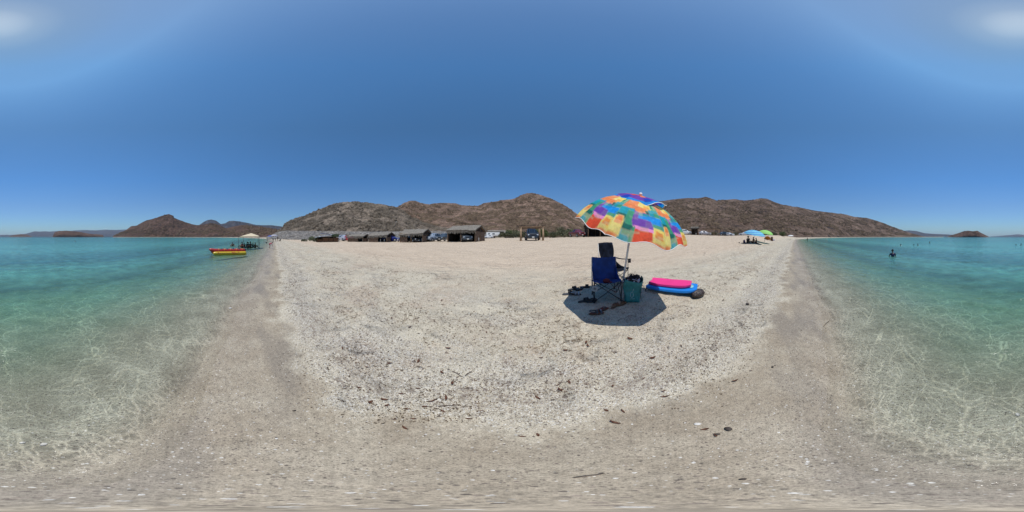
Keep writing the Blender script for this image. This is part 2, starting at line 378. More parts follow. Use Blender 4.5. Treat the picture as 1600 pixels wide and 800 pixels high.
# ================================================================ WATER
def water_material():
    g = NG('sea_water'); p = g.pos()
    dep = g.n('ShaderNodeAttribute', attribute_name='depth').outputs['Fac']
    far = g.n('ShaderNodeAttribute', attribute_name='offshore').outputs['Fac']
    # bright nets of focused light: painted into the surface's transmission colour
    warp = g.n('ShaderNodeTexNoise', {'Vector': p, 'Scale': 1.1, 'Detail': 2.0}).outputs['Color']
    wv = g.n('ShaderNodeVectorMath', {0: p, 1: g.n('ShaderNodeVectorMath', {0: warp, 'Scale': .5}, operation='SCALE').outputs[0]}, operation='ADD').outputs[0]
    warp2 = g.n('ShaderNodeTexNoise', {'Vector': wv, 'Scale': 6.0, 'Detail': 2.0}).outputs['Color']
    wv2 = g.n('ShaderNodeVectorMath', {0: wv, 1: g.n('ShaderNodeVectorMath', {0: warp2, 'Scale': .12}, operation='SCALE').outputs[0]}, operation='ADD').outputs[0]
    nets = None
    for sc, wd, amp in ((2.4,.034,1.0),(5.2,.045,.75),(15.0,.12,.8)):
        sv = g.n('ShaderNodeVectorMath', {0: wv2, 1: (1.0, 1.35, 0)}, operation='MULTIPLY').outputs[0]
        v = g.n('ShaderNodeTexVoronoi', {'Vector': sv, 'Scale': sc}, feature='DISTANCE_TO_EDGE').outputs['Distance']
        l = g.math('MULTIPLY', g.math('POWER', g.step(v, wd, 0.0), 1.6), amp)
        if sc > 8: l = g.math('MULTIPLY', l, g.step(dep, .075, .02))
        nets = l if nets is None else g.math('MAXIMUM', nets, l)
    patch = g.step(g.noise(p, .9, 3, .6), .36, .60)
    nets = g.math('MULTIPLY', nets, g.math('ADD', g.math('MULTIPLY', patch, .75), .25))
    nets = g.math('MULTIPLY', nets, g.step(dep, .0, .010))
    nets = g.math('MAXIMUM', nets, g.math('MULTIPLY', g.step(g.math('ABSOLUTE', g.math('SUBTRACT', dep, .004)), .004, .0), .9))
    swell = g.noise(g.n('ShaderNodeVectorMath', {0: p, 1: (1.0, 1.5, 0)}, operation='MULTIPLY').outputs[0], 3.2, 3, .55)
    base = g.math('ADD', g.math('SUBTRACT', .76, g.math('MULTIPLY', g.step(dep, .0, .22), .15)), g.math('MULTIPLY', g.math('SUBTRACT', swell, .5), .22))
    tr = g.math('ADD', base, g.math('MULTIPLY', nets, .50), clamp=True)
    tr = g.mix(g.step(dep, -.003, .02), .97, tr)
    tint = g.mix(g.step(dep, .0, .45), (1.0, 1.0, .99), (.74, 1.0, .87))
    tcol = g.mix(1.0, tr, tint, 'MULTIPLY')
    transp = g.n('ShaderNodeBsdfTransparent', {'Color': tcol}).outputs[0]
    # body colour of deep water
    n1 = g.noise(g.n('ShaderNodeVectorMath', {0: p, 1: (.35, 1.0, 0)}, operation='MULTIPLY').outputs[0], .16, 4, .6)
    n2 = g.noise(g.n('ShaderNodeVectorMath', {0: p, 1: (.8, 1.0, 0)}, operation='MULTIPLY').outputs[0], 1.6, 4, .65)
    body = g.ramp(far, [(0.0, (.20,.37,.25)), (.06, (.15,.37,.26)), (.10, (.10,.31,.235)), (.15, (.040,.145,.125)), (.21, (.045,.18,.16)), (.30, (.075,.29,.265)), (.75, (.05,.25,.26)), (1.0, (.03,.12,.17))])
    body = g.mix(g.math('MULTIPLY', g.step(n1, .48, .68), .6), body, (.035,.135,.135))
    body = g.mix(1.0, body, g.ramp(n2, [(.28, .55), (.5, 1.0), (.70, 1.55)]), 'MULTIPLY')  # wave crest sparkle and wavelet contrast painted into the body colour
    diff = g.n('ShaderNodeBsdfDiffuse', {'Color': body}).outputs[0]
    opac = g.ramp(dep, [(0.0, 0.0), (.06, .01), (.2, .05), (.45, .24), (1.0, .80)])
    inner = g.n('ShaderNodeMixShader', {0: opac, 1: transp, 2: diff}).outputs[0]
    w1 = g.noise(g.n('ShaderNodeVectorMath', {0: p, 1: (.75, 1.25, 0)}, operation='MULTIPLY').outputs[0], 4.2, 4, .55)
    w2 = g.noise(p, 17.0, 3, .6); w3 = g.noise(g.n('ShaderNodeVectorMath', {0: p, 1: (.5, 1.0, 0)}, operation='MULTIPLY').outputs[0], .8, 3, .5)
    nb = g.bump(w3, .7, .18, g.bump(w1, .8, .06, g.bump(w2, .6, .012)))
    gl = g.n('ShaderNodeBsdfGlossy', {'Color': (1,1,1,1), 'Roughness': .05, 'Normal': nb}).outputs[0]
    fr = g.n('ShaderNodeFresnel', {'IOR': 1.333, 'Normal': g.bump(w1, .25, .02)}).outputs[0]
    fr = g.math('MULTIPLY', g.math('MULTIPLY', g.math('MINIMUM', fr, .5), .8), g.math('ADD', .12, g.math('MULTIPLY', g.step(dep, .03, .25), .88)))
    return g.done(g.n('ShaderNodeMixShader', {0: fr, 1: inner, 2: gl}).outputs[0])
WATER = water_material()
keep = (Sg < .6)
kf = keep[GF].all(axis=1); Fw = GF[kf]
used = np.unique(Fw); remap = -np.ones(len(X), int); remap[used] = np.arange(len(used))
amp = sstep(.2, -1.5, Sg[used])*sstep(400, 60, np.hypot(X[used], Y[used]))
zw = amp*(.030*fbm(X[used]*1.1, Y[used]*2.0, 3, 81)+.012*fbm(X[used]*4, Y[used]*6, 2, 83))
zw += .012*np.exp(-((Sg[used]-.02)/.05)**2)
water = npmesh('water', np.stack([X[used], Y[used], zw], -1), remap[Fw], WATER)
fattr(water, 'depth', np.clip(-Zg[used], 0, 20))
off = np.clip((-Sg[used])/60, 0, None); off = np.where(off > .8, .8+.2*sstep(60, 420, -Sg[used]), off)
fattr(water, 'offshore', off); tag(water, kind='structure')

# ================================================================ HILLS
def hill_material(name, c0, c1, c2, scale, dark=.5, green=.0, sandbase=True, pale=(.40,.34,.28), palefrac=.0):
    g = NG(name); p = g.pos()
    n = g.noise(p, scale, 6, .65); n2 = g.noise(p, scale*7, 5, .7); n3 = g.noise(p, scale*30, 3, .7)
    c = g.ramp(n, [(.32, c0), (.5, c1), (.68, c2)])
    c = g.mix(1.0, c, g.ramp(n2, [(.32, .42), (.5, 1.0), (.68, 1.65)]), 'MULTIPLY')
    c = g.mix(1.0, c, g.ramp(n3, [(.32, .42), (.5, 1.0), (.70, 1.65)]), 'MULTIPLY')
    if green: c = g.mix(g.math('MULTIPLY', g.step(g.noise(p, scale*12, 4, .7), .52, .62), green), c, (.085,.095,.05))
    if palefrac: c = g.mix(g.math('MULTIPLY', g.step(g.noise(p, scale*9, 5, .8), .60, .66), palefrac), c, pale)
    st = g.noise(g.n('ShaderNodeVectorMath', {0: p, 1: (1,1,3.2)}, operation='MULTIPLY').outputs[0], scale*1.5, 6, .68)
    c = g.mix(g.math('MULTIPLY', g.step(st, .575, .63), dark), c, (.035,.030,.030))
    if sandbase:
        z = g.n('ShaderNodeSeparateXYZ', {0: p}).outputs['Z']
        c = g.mix(g.step(g.math('ADD', z, g.math('MULTIPLY', n2, 2.0)), 2.0, 1.3), c, (.42,.36,.29))
    nb = g.bump(n3, .9, 1.2/scale*.035, g.bump(n2, .9, 1.2/scale*.12))
    return g.done(g.bsdf(c, .95, nb, 0, .1))
def hill(name, ridge, rb, rr_, rk, mat, gully=.14, seed=1, nu=None, nv=90, crest=.012, front=.85, zb=-.6, shift=None, rough=.02, gs=None):
    """ridge: (px, py) of the skyline; rb / rr_ / rk: distance of foot, crest and back foot"""
    xs = [a for a, b in ridge]; ys = [b for a, b in ridge]
    nu = nu or max(60, int((xs[-1]-xs[0])*1.3))
    px = np.linspace(xs[0], xs[-1], nu); py = np.interp(px, xs, ys)
    f = lambda v: (np.interp(px, v[0], v[1]) if isinstance(v, tuple) else np.full(nu, float(v)))
    rb = f(rb); rc = f(rr_); rk = f(rk)
    a = np.radians((px-800)*DEG)
    wob = fbm(px*.03, px*0+seed, 3, seed)
    rc = rc*(1+.18*wob)
    hz = EYE+rc*np.tan(np.radians((370-py)/4.78))
    t = np.concatenate([np.linspace(0, 1, nv), 1+np.linspace(0, 1, 26)[1:]])
    T, Aa = np.meshgrid(t, a); Tc = np.clip(T, 0, 1); Tb = np.clip(T-1, 0, 1)
    RR = rb[:, None]+(rc-rb)[:, None]*Tc+(rk-rc)[:, None]*Tb
    Xh = RR*np.sin(Aa); Yh = RR*np.cos(Aa)
    L = gs or float(np.mean(rc-rb))*.55
    H = (hz-zb)[:, None]
    shp = np.where(T <= 1, Tc**front*(1-.12*np.sin(math.pi*Tc)), 1-Tb**1.3)
    env = np.sin(math.pi*np.clip(Tc, 0, 1))*.9+.0
    gl = (ridged(Xh/L, Yh/L, 4, seed+3)-.62)*gully*H*np.where(T <= 1, env, np.sin(math.pi*Tb))
    sm = fbm(Xh/(L*.12), Yh/(L*.12), 4, seed+11)*rough*H*np.where(T <= 1, sstep(0, .15, Tc), 1)
    sm += np.abs(fbm(Xh/(L*.3), Yh/(L*.3), 3, seed+21))*rough*1.5*H*env
    cr = fbm(px*.35, px*0+seed*2.2, 3, seed+5)[:, None]*crest*H
    Zh = zb+H*shp+gl+sm+cr*sstep(.7, 1, Tc)
    V = np.stack([Xh, Yh, Zh], -1).reshape(-1, 3)
    o = npmesh(name, V, grid_faces(nu, len(t)), mat)
    tag(o, kind='structure')
    return o, (Xh, Yh, Zh, T)
def scrub(name, surf, n, size, mat, seed, tmax=1.02, label=None, zmin=1.0):
    """desert bushes: crumpled low domes over a hillside"""
    rg = np.random.RandomState(seed); Xh, Yh, Zh, T = surf; nu, nv = Xh.shape
    jm = int((T[0] <= tmax).sum())-1
    i = rg.rand(n*2)*(nu-1.01); j = rg.rand(n*2)*(jm-1)
    i0 = i.astype(int); j0 = j.astype(int); fi = i-i0; fj = j-j0
    bil = lambda A: (A[i0, j0]*(1-fi)*(1-fj)+A[i0+1, j0]*fi*(1-fj)+A[i0, j0+1]*(1-fi)*fj+A[i0+1, j0+1]*fi*fj)
    x, y, z = bil(Xh), bil(Yh), bil(Zh)
    ok = (z > zmin) & (vnoise(x/(size*9), y/(size*9), seed) > .38+.2*rg.rand(n*2)); x, y, z = [q[ok][:n] for q in (x, y, z)]
    m = len(x); K = 9
    q = np.arange(4)*np.pi/2
    base = np.array([(math.cos(a), math.sin(a), .0) for a in q]+[(.8*math.cos(a+.7), .8*math.sin(a+.7), .65) for a in q]+[(0, 0, 1.0)])
    F0 = []
    for k in range(4):
        k2 = (k+1) % 4; F0 += [(k, k2, 4+k), (k2, 4+k2, 4+k), (4+k, 4+k2, 8)]
    sc = size*(.45+rg.rand(m)**2*1.1)
    V = base[None]*(1+.45*(rg.rand(m, K, 3)-.5))*sc[:, None, None]
    V[:, :, 2] *= .8; V += np.stack([x, y, z-.12*sc], -1)[:, None]
    F = (np.array(F0)[None]+(np.arange(m)*K)[:, None, None]).reshape(-1, 3)
    o = npmesh(name, V.reshape(-1, 3), F, mat, smooth=False); return tag(o, label, None, None, 'stuff')
def scrub_mat(name, c0, c1, sc):
    g = NG(name); p = g.pos(); n = g.noise(p, sc, 2, .7)
    return g.done(g.bsdf(g.ramp(n, [(.3, c0), (.7, c1)]), .95, g.bump(g.noise(p, sc*8, 3, .8), 1.0, .3), 0, .05))

BROWN = hill_material('brown_rock_slope', (.100,.066,.048), (.150,.100,.074), (.215,.150,.112), .020, .9, .22, palefrac=.3)
DARKB = hill_material('dark_headland_rock', (.075,.048,.038), (.115,.070,.052), (.150,.092,.070), .018, .6, .12)
GREYH = hill_material('grey_scrub_slope', (.14,.112,.082), (.20,.158,.120), (.265,.21,.162), .055, .5, .10, False, palefrac=.6)
MIDH = hill_material('reddish_scrub_slope', (.15,.100,.070), (.21,.138,.100), (.275,.187,.138), .022, .30, .35, False, palefrac=.35)
TALUS = hill_material('grey_talus_bank', (.16,.15,.14), (.21,.195,.18), (.26,.245,.23), .12, .22, .15, False, palefrac=.35)
FAR = hill_material('distant_range', (.05,.05,.06), (.07,.065,.07), (.09,.08,.085), .0025, .2, 0, False)
SC1 = scrub_mat('scrub_foliage', (.070,.056,.043), (.175,.145,.112), .25)
SC2 = scrub_mat('dry_scrub_foliage', (.065,.045,.032), (.165,.12,.08), .08)

# far ranges
hill('hills', [(-40,369.5),(-20,368.5),(-10,369),(0,368),(20,367),(40,365.5),(54,361.5),(62,362),(70,361.5),(78,362),(90,361),(105,361.5),(118,360),(130,359.5),(150,360),(165,359),(180,359.5),(200,358.5),(215,359.5),(240,360),(262,366),(270,369.5)], 5200, 7000, 8200, FAR, seed=3, nv=40)
hill('hills', [(300,366),(312,351),(318,347),(324,344),(330,343),(337,344.5),(345,350),(352,349),(358,345.5),(365,345),(375,346),(388,348.5),(400,351.5),(412,352),(425,352),(440,354),(460,362)], 1900, 2600, 3300, FAR, seed=5, nv=40, gully=.1)
hill('hills', [(1400,362),(1420,360),(1432,361),(1445,364.5),(1458,365.5),(1470,366),(1482,366.5),(1500,368),(1515,369.5)], 3800, 4600, 5600, FAR, seed=6, nv=30)
hill('hills', [(1548,369.5),(1562,368.6),(1575,367.6),(1584,366.8),(1590,366),(1600,367.2),(1612,367),(1625,369.5)], 7000, 8300, 9300, FAR, seed=8, nv=30)
# islets and headlands on the water
hill('hills', [(14,369.8),(19,368),(28,366.5),(34,366),(44,367.2),(50,369.8)], 1700, 1850, 2000, DARKB, seed=9, nv=30, front=.6)
hill('hills', [(82,370),(85,363.5),(92,361),(105,360.5),(116,361.5),(128,363),(138,365),(148,366),(160,367),(163,370)], 780, 860, 940, DARKB, seed=10, nv=46, front=.45, rough=.05)
o_, sC = hill('hills', [(176,369.5),(184,365),(196,360),(205,353.5),(214,352.5),(222,347.5),(230,344),(238,342),(248,339),(255,336.5),(259,335.5),(264,334.5),(270,337),(272,340.5),(285,345.5),(300,350.5),(308,352),(320,350.5),(330,348.5),(338,350),(345,352.5),(353,357),(365,354),(375,352),(385,351.5),(397,353),(410,354.5),(425,357),(445,361),(470,368)], ([176,250,350,400,470],[490,455,340,250,230]), ([176,250,350,470],[640,640,520,420]), 800, DARKB, seed=12, nv=110, gully=.2, rough=.035)
o_, sI = hill('hills', [(1480,370.3),(1486,367.8),(1492,366),(1500,363.5),(1506,361.2),(1513,360.5),(1520,361.5),(1527,360.5),(1533,364),(1540,367.5),(1546,370.3)], 640, 700, 760, DARKB, seed=14, nv=60, gully=.2, front=.5, rough=.035)
# middle and right ranges
o_, sF = hill('hills', [(560,345),(590,330),(622,323),(632,316.5),(641,313.5),(648,313.5),(656,316.5),(670,319.5),(680,317.5),(695,317),(712,318),(722,320.8),(735,321.5),(747,321.5),(757,317),(775,314.8),(783,312.8),(795,312),(805,310),(815,304.5),(822,302),(832,301.5),(845,304.5),(860,309.5),(870,314.5),(880,319.5),(890,326),(900,333),(910,340),(925,349),(945,357),(965,364)], 105, ([560,700,830,965],[300,360,330,220]), ([560,965],[520,480]), MIDH, seed=16, nu=560, nv=150, gully=.24, front=1.25, zb=.3)
o_, sG = hill('hills', [(905,366),(930,352),(960,336),(1000,321),(1024,315.5),(1045,312.5),(1060,310.5),(1075,309),(1090,310),(1103,307.8),(1112,310),(1120,313.5),(1135,312),(1150,311.5),(1165,313),(1180,311.5),(1190,310),(1199,310.5),(1210,316),(1225,320.5),(1240,322.8),(1255,325.5),(1275,329.5),(1300,332.5),(1320,335),(1335,339),(1355,340.5),(1370,345),(1380,348.5),(1390,352.5),(1400,356),(1410,360),(1425,365),(1440,369),(1452,370.5)], ([905,1100,1235,1290,1330,1452],[150,170,185,240,360,610]), ([905,1150,1300,1452],[430,520,620,720]), ([905,1452],[700,950]), BROWN, seed=18, nu=640, nv=160, gully=.26, front=1.05, zb=-.4, rough=.03)
# the near grey hill and the road bank before it
o_, sE = hill('hills', [(426,366),(434,362),(440,357),(444,351),(450,346.5),(460,341.5),(468,339),(476,337.5),(486,332.5),(500,326.5),(515,320.5),(527,317),(540,315),(555,314.5),(567,315.8),(586,317.8),(605,320.8),(617,323),(630,329),(641,338),(656,345),(675,352),(700,356),(740,360),(770,365)], ([426,560,700,770],[118,84,84,92]), ([426,560,700,770],[150,165,150,120]), 240, GREYH, seed=22, nu=560, nv=140, gully=.18, front=.8, zb=.3, rough=.05, gs=30)
o_, sT = hill('hills', [(417,370),(426,366.5),(436,362),(448,360.5),(470,361),(500,361.5),(540,361.8),(600,362),(650,361.8),(690,361.5),(730,364),(755,366),(775,369)], ([417,450,520,700,775],[104,74,62,60,74]), ([417,450,520,700,775],[122,94,78,78,84]), ([417,775],[130,100]), TALUS, seed=26, nu=460, nv=60, gully=.10, front=.8, zb=.2, rough=.06, gs=8, crest=.03)
scrub('desert_scrub', sE, 6500, .95, SC1, 1, label='grey green desert bushes dotted over the nearest hillside')
scrub('desert_scrub', sF, 9000, 1.5, SC2, 2, label='dry bushes covering the reddish middle hill')
scrub('desert_scrub', sG, 11000, 2.1, SC2, 3, label='sparse dry bushes over the long right hand ridge', zmin=4)
scrub('desert_scrub', sC, 2600, 2.2, SC2, 4, label='sparse dry bushes on the dark headland across the bay', zmin=4)
ROCKM = M('bank_boulder_stone', (.22,.20,.18), .95, var=.45, scale=.8)
scrub('rubble', sT, 3800, .38, ROCKM, 6, label='loose grey rubble on the road bank', zmin=.3)
# ================================================================ UMBRELLA, CHAIRS AND WHAT LIES ROUND THEM
def basis(px):
    a = az(px); return Vector((math.cos(a), -math.sin(a), 0)), Vector((-math.sin(a), -math.cos(a), 0))   # right, towards the eye
def fabric_print_mat(name, trans=.38):
    g = NG(name); c = g.n('ShaderNodeVertexColor', layer_name='print').outputs['Color']; v = g.objc()
    c = g.mix(1.0, c, g.ramp(g.noise(v, 30, 4, .7), [(.3, .84), (.55, 1.0), (.75, 1.1)]), 'MULTIPLY')
    nb = g.bump(g.noise(v, 7, 3), .35, .02)
    sh = g.bsdf(c, .7, nb, 0, .25); tr = g.n('ShaderNodeBsdfTranslucent', {'Color': c}).outputs[0]
    return g.done(g.n('ShaderNodeMixShader', {0: trans, 1: sh, 2: tr}).outputs[0])
def vcol(o, cols):
    a = o.data.color_attributes.new('print', 'FLOAT_COLOR', 'POINT')
    a.data.foreach_set('color', np.concatenate([cols, np.ones((len(cols), 1))], 1).astype(np.float32).ravel())
YEL, ORA, RED, PNK = lin(255,226,120), lin(255,146,88), lin(240,90,58), lin(255,150,205)
PUR, BLU, TEA, GRN, DGR = lin(120,70,176), lin(10,150,235), lin(0,165,182), lin(66,160,122), lin(28,110,98)
BLOCKS = [(0,1,0,.33,YEL),(0,.5,.0,.30,ORA),(.5,1,.1,.3,PUR),
 (0,.30,.28,.37,PUR),(.30,.82,.29,.50,YEL),(.55,.78,.42,.5,lin(248,180,90)),(0,.40,.34,.54,ORA),(.22,.64,.46,.57,ORA),(.82,1,.28,.50,GRN),(.62,.82,.50,.58,DGR),
 (.70,1,.48,.63,TEA),(0,.34,.54,.66,TEA),(.34,.70,.56,.78,PUR),(.46,.70,.575,.64,TEA),(.66,1,.60,.73,BLU),(.46,.8,.62,.68,BLU),(.78,1,.71,.80,GRN),
 (0,.20,.66,.80,DGR),(.20,.36,.58,.93,GRN),(.36,.76,.68,.80,PUR),(.36,.76,.785,.84,PNK),(.36,.76,.83,1.01,RED),(.36,.42,.80,1.01,GRN),(.84,1,.52,.60,GRN),
 (0,.18,.70,1.01,YEL),(.04,.16,.70,.82,ORA),(0,.16,.95,1.01,ORA),(.18,.36,.78,.87,DGR),(.18,.36,.93,1.01,TEA),(.76,1.01,.76,1.01,YEL),(.80,.96,.80,.90,lin(248,160,80)),(.72,1.01,.96,1.01,ORA)]
def print_cols(U, V, seed=0):
    u = U+.03*fbm(U*5, V*9, 2, seed)*2; v = V+.018*fbm(U*6+5, V*8, 2, seed+1)*2
    col = np.zeros(U.shape+(3,)); col[:] = TEA
    for u0, u1, v0, v1, c in BLOCKS:
        w_ = np.clip((u-u0)/.012+.5, 0, 1)*np.clip((u1-u)/.012+.5, 0, 1)*np.clip((v-v0)/.008+.5, 0, 1)*np.clip((v1-v)/.008+.5, 0, 1)
        edge = np.clip(1-abs(w_-.5)*2, 0, 1)[..., None]
        col = col*(1-w_[..., None])+np.array(c)*w_[..., None]
        col = col*(1-.12*edge)+.12*edge*np.array(lin(250,225,190))
    cu, cv = np.floor(U*6+1.5*np.floor(V*9)*.37), np.floor(V*13); hsh = _h(cu, cv, 5); h2 = _h(cu, cv, 9)
    col = col*(.86+.26*hsh)[..., None]; pale = (np.clip(h2-.62, 0, 1)*.9)[..., None]; col = col*(1-pale)+np.array(lin(250,236,190))*pale*.9+col*pale*.1
    return col*(1+.30*fbm(U*14, V*22, 3, seed+9))[..., None]
DOME = fabric_print_mat('printed_umbrella_cloth')
WHITE_TRIM = M('white_trim_tape', (.8,.8,.78), .6, var=.05)
def umbrella():
    base = on(968, 462); base = at(968, 3.62)
    rt, tw = basis(990)
    ctr = polar(988, 3.0, EYE+3.0*math.tan(el(355.5)))
    axis = (.25*rt+.215*tw+Vector((0,0,.94))).normalized()
    Xa = (rt-axis*rt.dot(axis)).normalized(); Ya = axis.cross(Xa)
    t = thing('beach_umbrella', 'large patchwork beach umbrella in orange, teal and purple leaning over the two chairs', 'umbrella', base)
    W = Matrix.Translation(ctr-base) @ Matrix((Xa, Ya, axis)).transposed().to_4x4()
    Rr, sg, pm, nG = 1.045, .53, R(74), 8
    def P_(ang, v, rr_=Rr, s_=sg, z0=0): return Vector((math.cos(ang)*rr_*math.sin(v*pm)/math.sin(pm), math.sin(ang)*rr_*math.sin(v*pm)/math.sin(pm), z0+s_*(math.cos(v*pm)-math.cos(pm))/(1-math.cos(pm))))
    nu, nv = 44, 64; V = []; F = []; cols = []
    for k in range(nG):
        U_, V_ = np.meshgrid(np.linspace(0, 1, nu), np.linspace(.02, 1, nv), indexing='ij'); pc = print_cols(U_, V_, 3)
        o0 = len(V)
        for i in range(nu):
            for j in range(nv):
                u, v = U_[i, j], V_[i, j]
                a0, a1 = R(26+45*k), R(71+45*k)
                flat = P_(a0, v)*(1-u)+P_(a1, v)*u; rnd_ = P_(a0+(a1-a0)*u, v)
                p = flat*.84+rnd_*.16
                sag = math.sin(math.pi*u)
                p.z += .035*sag*v**8-.015*sag*v*v+.010*math.sin(9*u+5*v+k*2)*v*v
                p.z += .035*max(0, v-.82)/.18*math.sin(7*u+k*1.7)*sag      # the hem flutters
                V.append(W @ p); cols.append(pc[i, j])
        F += [tuple(int(q)+o0 for q in f) for f in grid_faces(nu, nv)]
    can = obj('canopy', V, F, DOME, t, True); vcol(can, np.clip(np.array(cols), .01, 1))
    # hem
    hem = MB()
    for k in range(nG):
        hem.tube([V[k*nu*nv+i*nv+nv-1] for i in range(0, nu, 2)]+[V[k*nu*nv+(nu-1)*nv+nv-1]], .0045, 6)
    hem.build('hem_tape', WHITE_TRIM, can, True)
    # vent cap
    V2 = []; F2 = []; c2 = []; n2, m2 = 96, 14
    for i in range(n2):
        a = 2*math.pi*i/n2
        for j in range(m2):
            v = .01+.99*j/(m2-1); sc = 1+.05*abs(math.sin(a*6))*v
            lift = .13*max(0, math.cos(a+.5))**3*v**2+.02*math.sin(a*6+1)*v**3
            p = Vector((math.cos(a)*.47*sc*math.sin(v*1.2)/math.sin(1.2), math.sin(a)*.47*sc*math.sin(v*1.2)/math.sin(1.2), sg+.035-.15*v*v+lift))
            V2.append(W @ p)
            q = (a*1.9+v*2.2) % 1.5
            cc = BLU if v > .74 else (PUR if v > .42 else (RED if (i//8) % 3 else ORA))
            if .5 < v < .8 and (i//5) % 3 == 0: cc = lin(30,70,190)
            if .3 < v < .5 and (i//6) % 2: cc = PNK if i % 12 < 4 else PUR
            c2.append(np.array(cc)*(1+.3*float(fbm(a*4, v*6, 2, 4))))
    for i in range(n2):
        for j in range(m2-1):
            i2 = (i+1) % n2; F2.append((i*m2+j, i2*m2+j, i2*m2+j+1, i*m2+j+1))
    vc = obj('vent_cap', V2, F2, DOME, can, True); vcol(vc, np.clip(np.array(c2), .01, 1))
    MB().tube([V2[i*m2+m2-1] for i in range(n2)]+[V2[m2-1]], .006, 6, False).build('vent_hem', WHITE_TRIM, vc, True)
    POLE = M('white_painted_pole', (.62,.62,.64), .35, .2, var=.08, spec=.5)
    apex = W @ Vector((0,0,sg)); joint = W @ Vector((-.02,0,.0))
    MB().tube([Vector((0,0,-.15)), joint], .021, 12).build('pole', POLE, t, True)
    up = MB().tube([joint, apex+(apex-joint).normalized()*.03], .016, 12).build('upper_pole', POLE, t, True)
    kn = MB().ell(joint, (.034,.034,.05)); kn.build('tilt_joint', M('joint_plastic', (.30,.31,.33), .4), t, True)
    f = MB().tube([apex+(apex-joint).normalized()*q for q in (0,.035,.045,.075,.085)], [.016,.018,.032,.028,.004], 12); f.build('finial', WHITE_TRIM, t, True)
    RIB = M('rib_steel', (.55,.56,.58), .35, .8)
    for k in range(nG):
        a = R(26+45*k)
        MB().tube([W @ (P_(a, v)-Vector((0,0,.012))) for v in (.03,.2,.4,.6,.8,.985)], .004, 6).build('rib', RIB, t, True)
        MB().tube([W @ (P_(a, .52)-Vector((0,0,.014))), W @ Vector((0,0,.20))], .0035, 6).build('strut', RIB, t, True)
    sb = on(0, 500)
    # strap hanging from the joint
    MB().tube([joint, joint+Vector((-.10,-.03,-.03))+.0*rt, joint-.20*rt-Vector((0,0,.10)), joint-.32*rt-Vector((0,0,.105))], .006, 6).build('tie_strap', M('red_tie_strap', (.5,.04,.05), .6), t, True)
    return ctr
UC = umbrella()

DKSTEEL = M('dark_chair_steel', (.03,.03,.035), .4, .3, spec=.5)
GREYSTEEL = M('grey_chair_steel', (.42,.41,.40), .4, .4)
def sheet(rows, thick=.006):
    """rows of points -> thin closed cloth"""
    nr, nc = len(rows), len(rows[0]); V = [Vector(p) for r_ in rows for p in r_]
    N = []
    for i in range(nr):
        for j in range(nc):
            a = V[min(i+1, nr-1)*nc+j]-V[max(i-1, 0)*nc+j]; b = V[i*nc+min(j+1, nc-1)]-V[i*nc+max(j-1, 0)]
            N.append(a.cross(b).normalized())
    V2 = [v-n*thick for v, n in zip(V, N)]; k = nr*nc
    F = []
    for i in range(nr-1):
        for j in range(nc-1):
            a = i*nc+j; F.append((a, a+1, a+nc+1, a+nc)); F.append((k+a, k+a+nc, k+a+nc+1, k+a+1))
    rim = [(0, j) for j in range(nc)]+[(i, nc-1) for i in range(1, nr)]+[(nr-1, j) for j in range(nc-2, -1, -1)]+[(i, 0) for i in range(nr-2, 0, -1)]
    for q in range(len(rim)):
        a = rim[q][0]*nc+rim[q][1]; b = rim[(q+1) % len(rim)]; b = b[0]*nc+b[1]; F.append((a, k+a, k+b, b))
    return V+V2, F
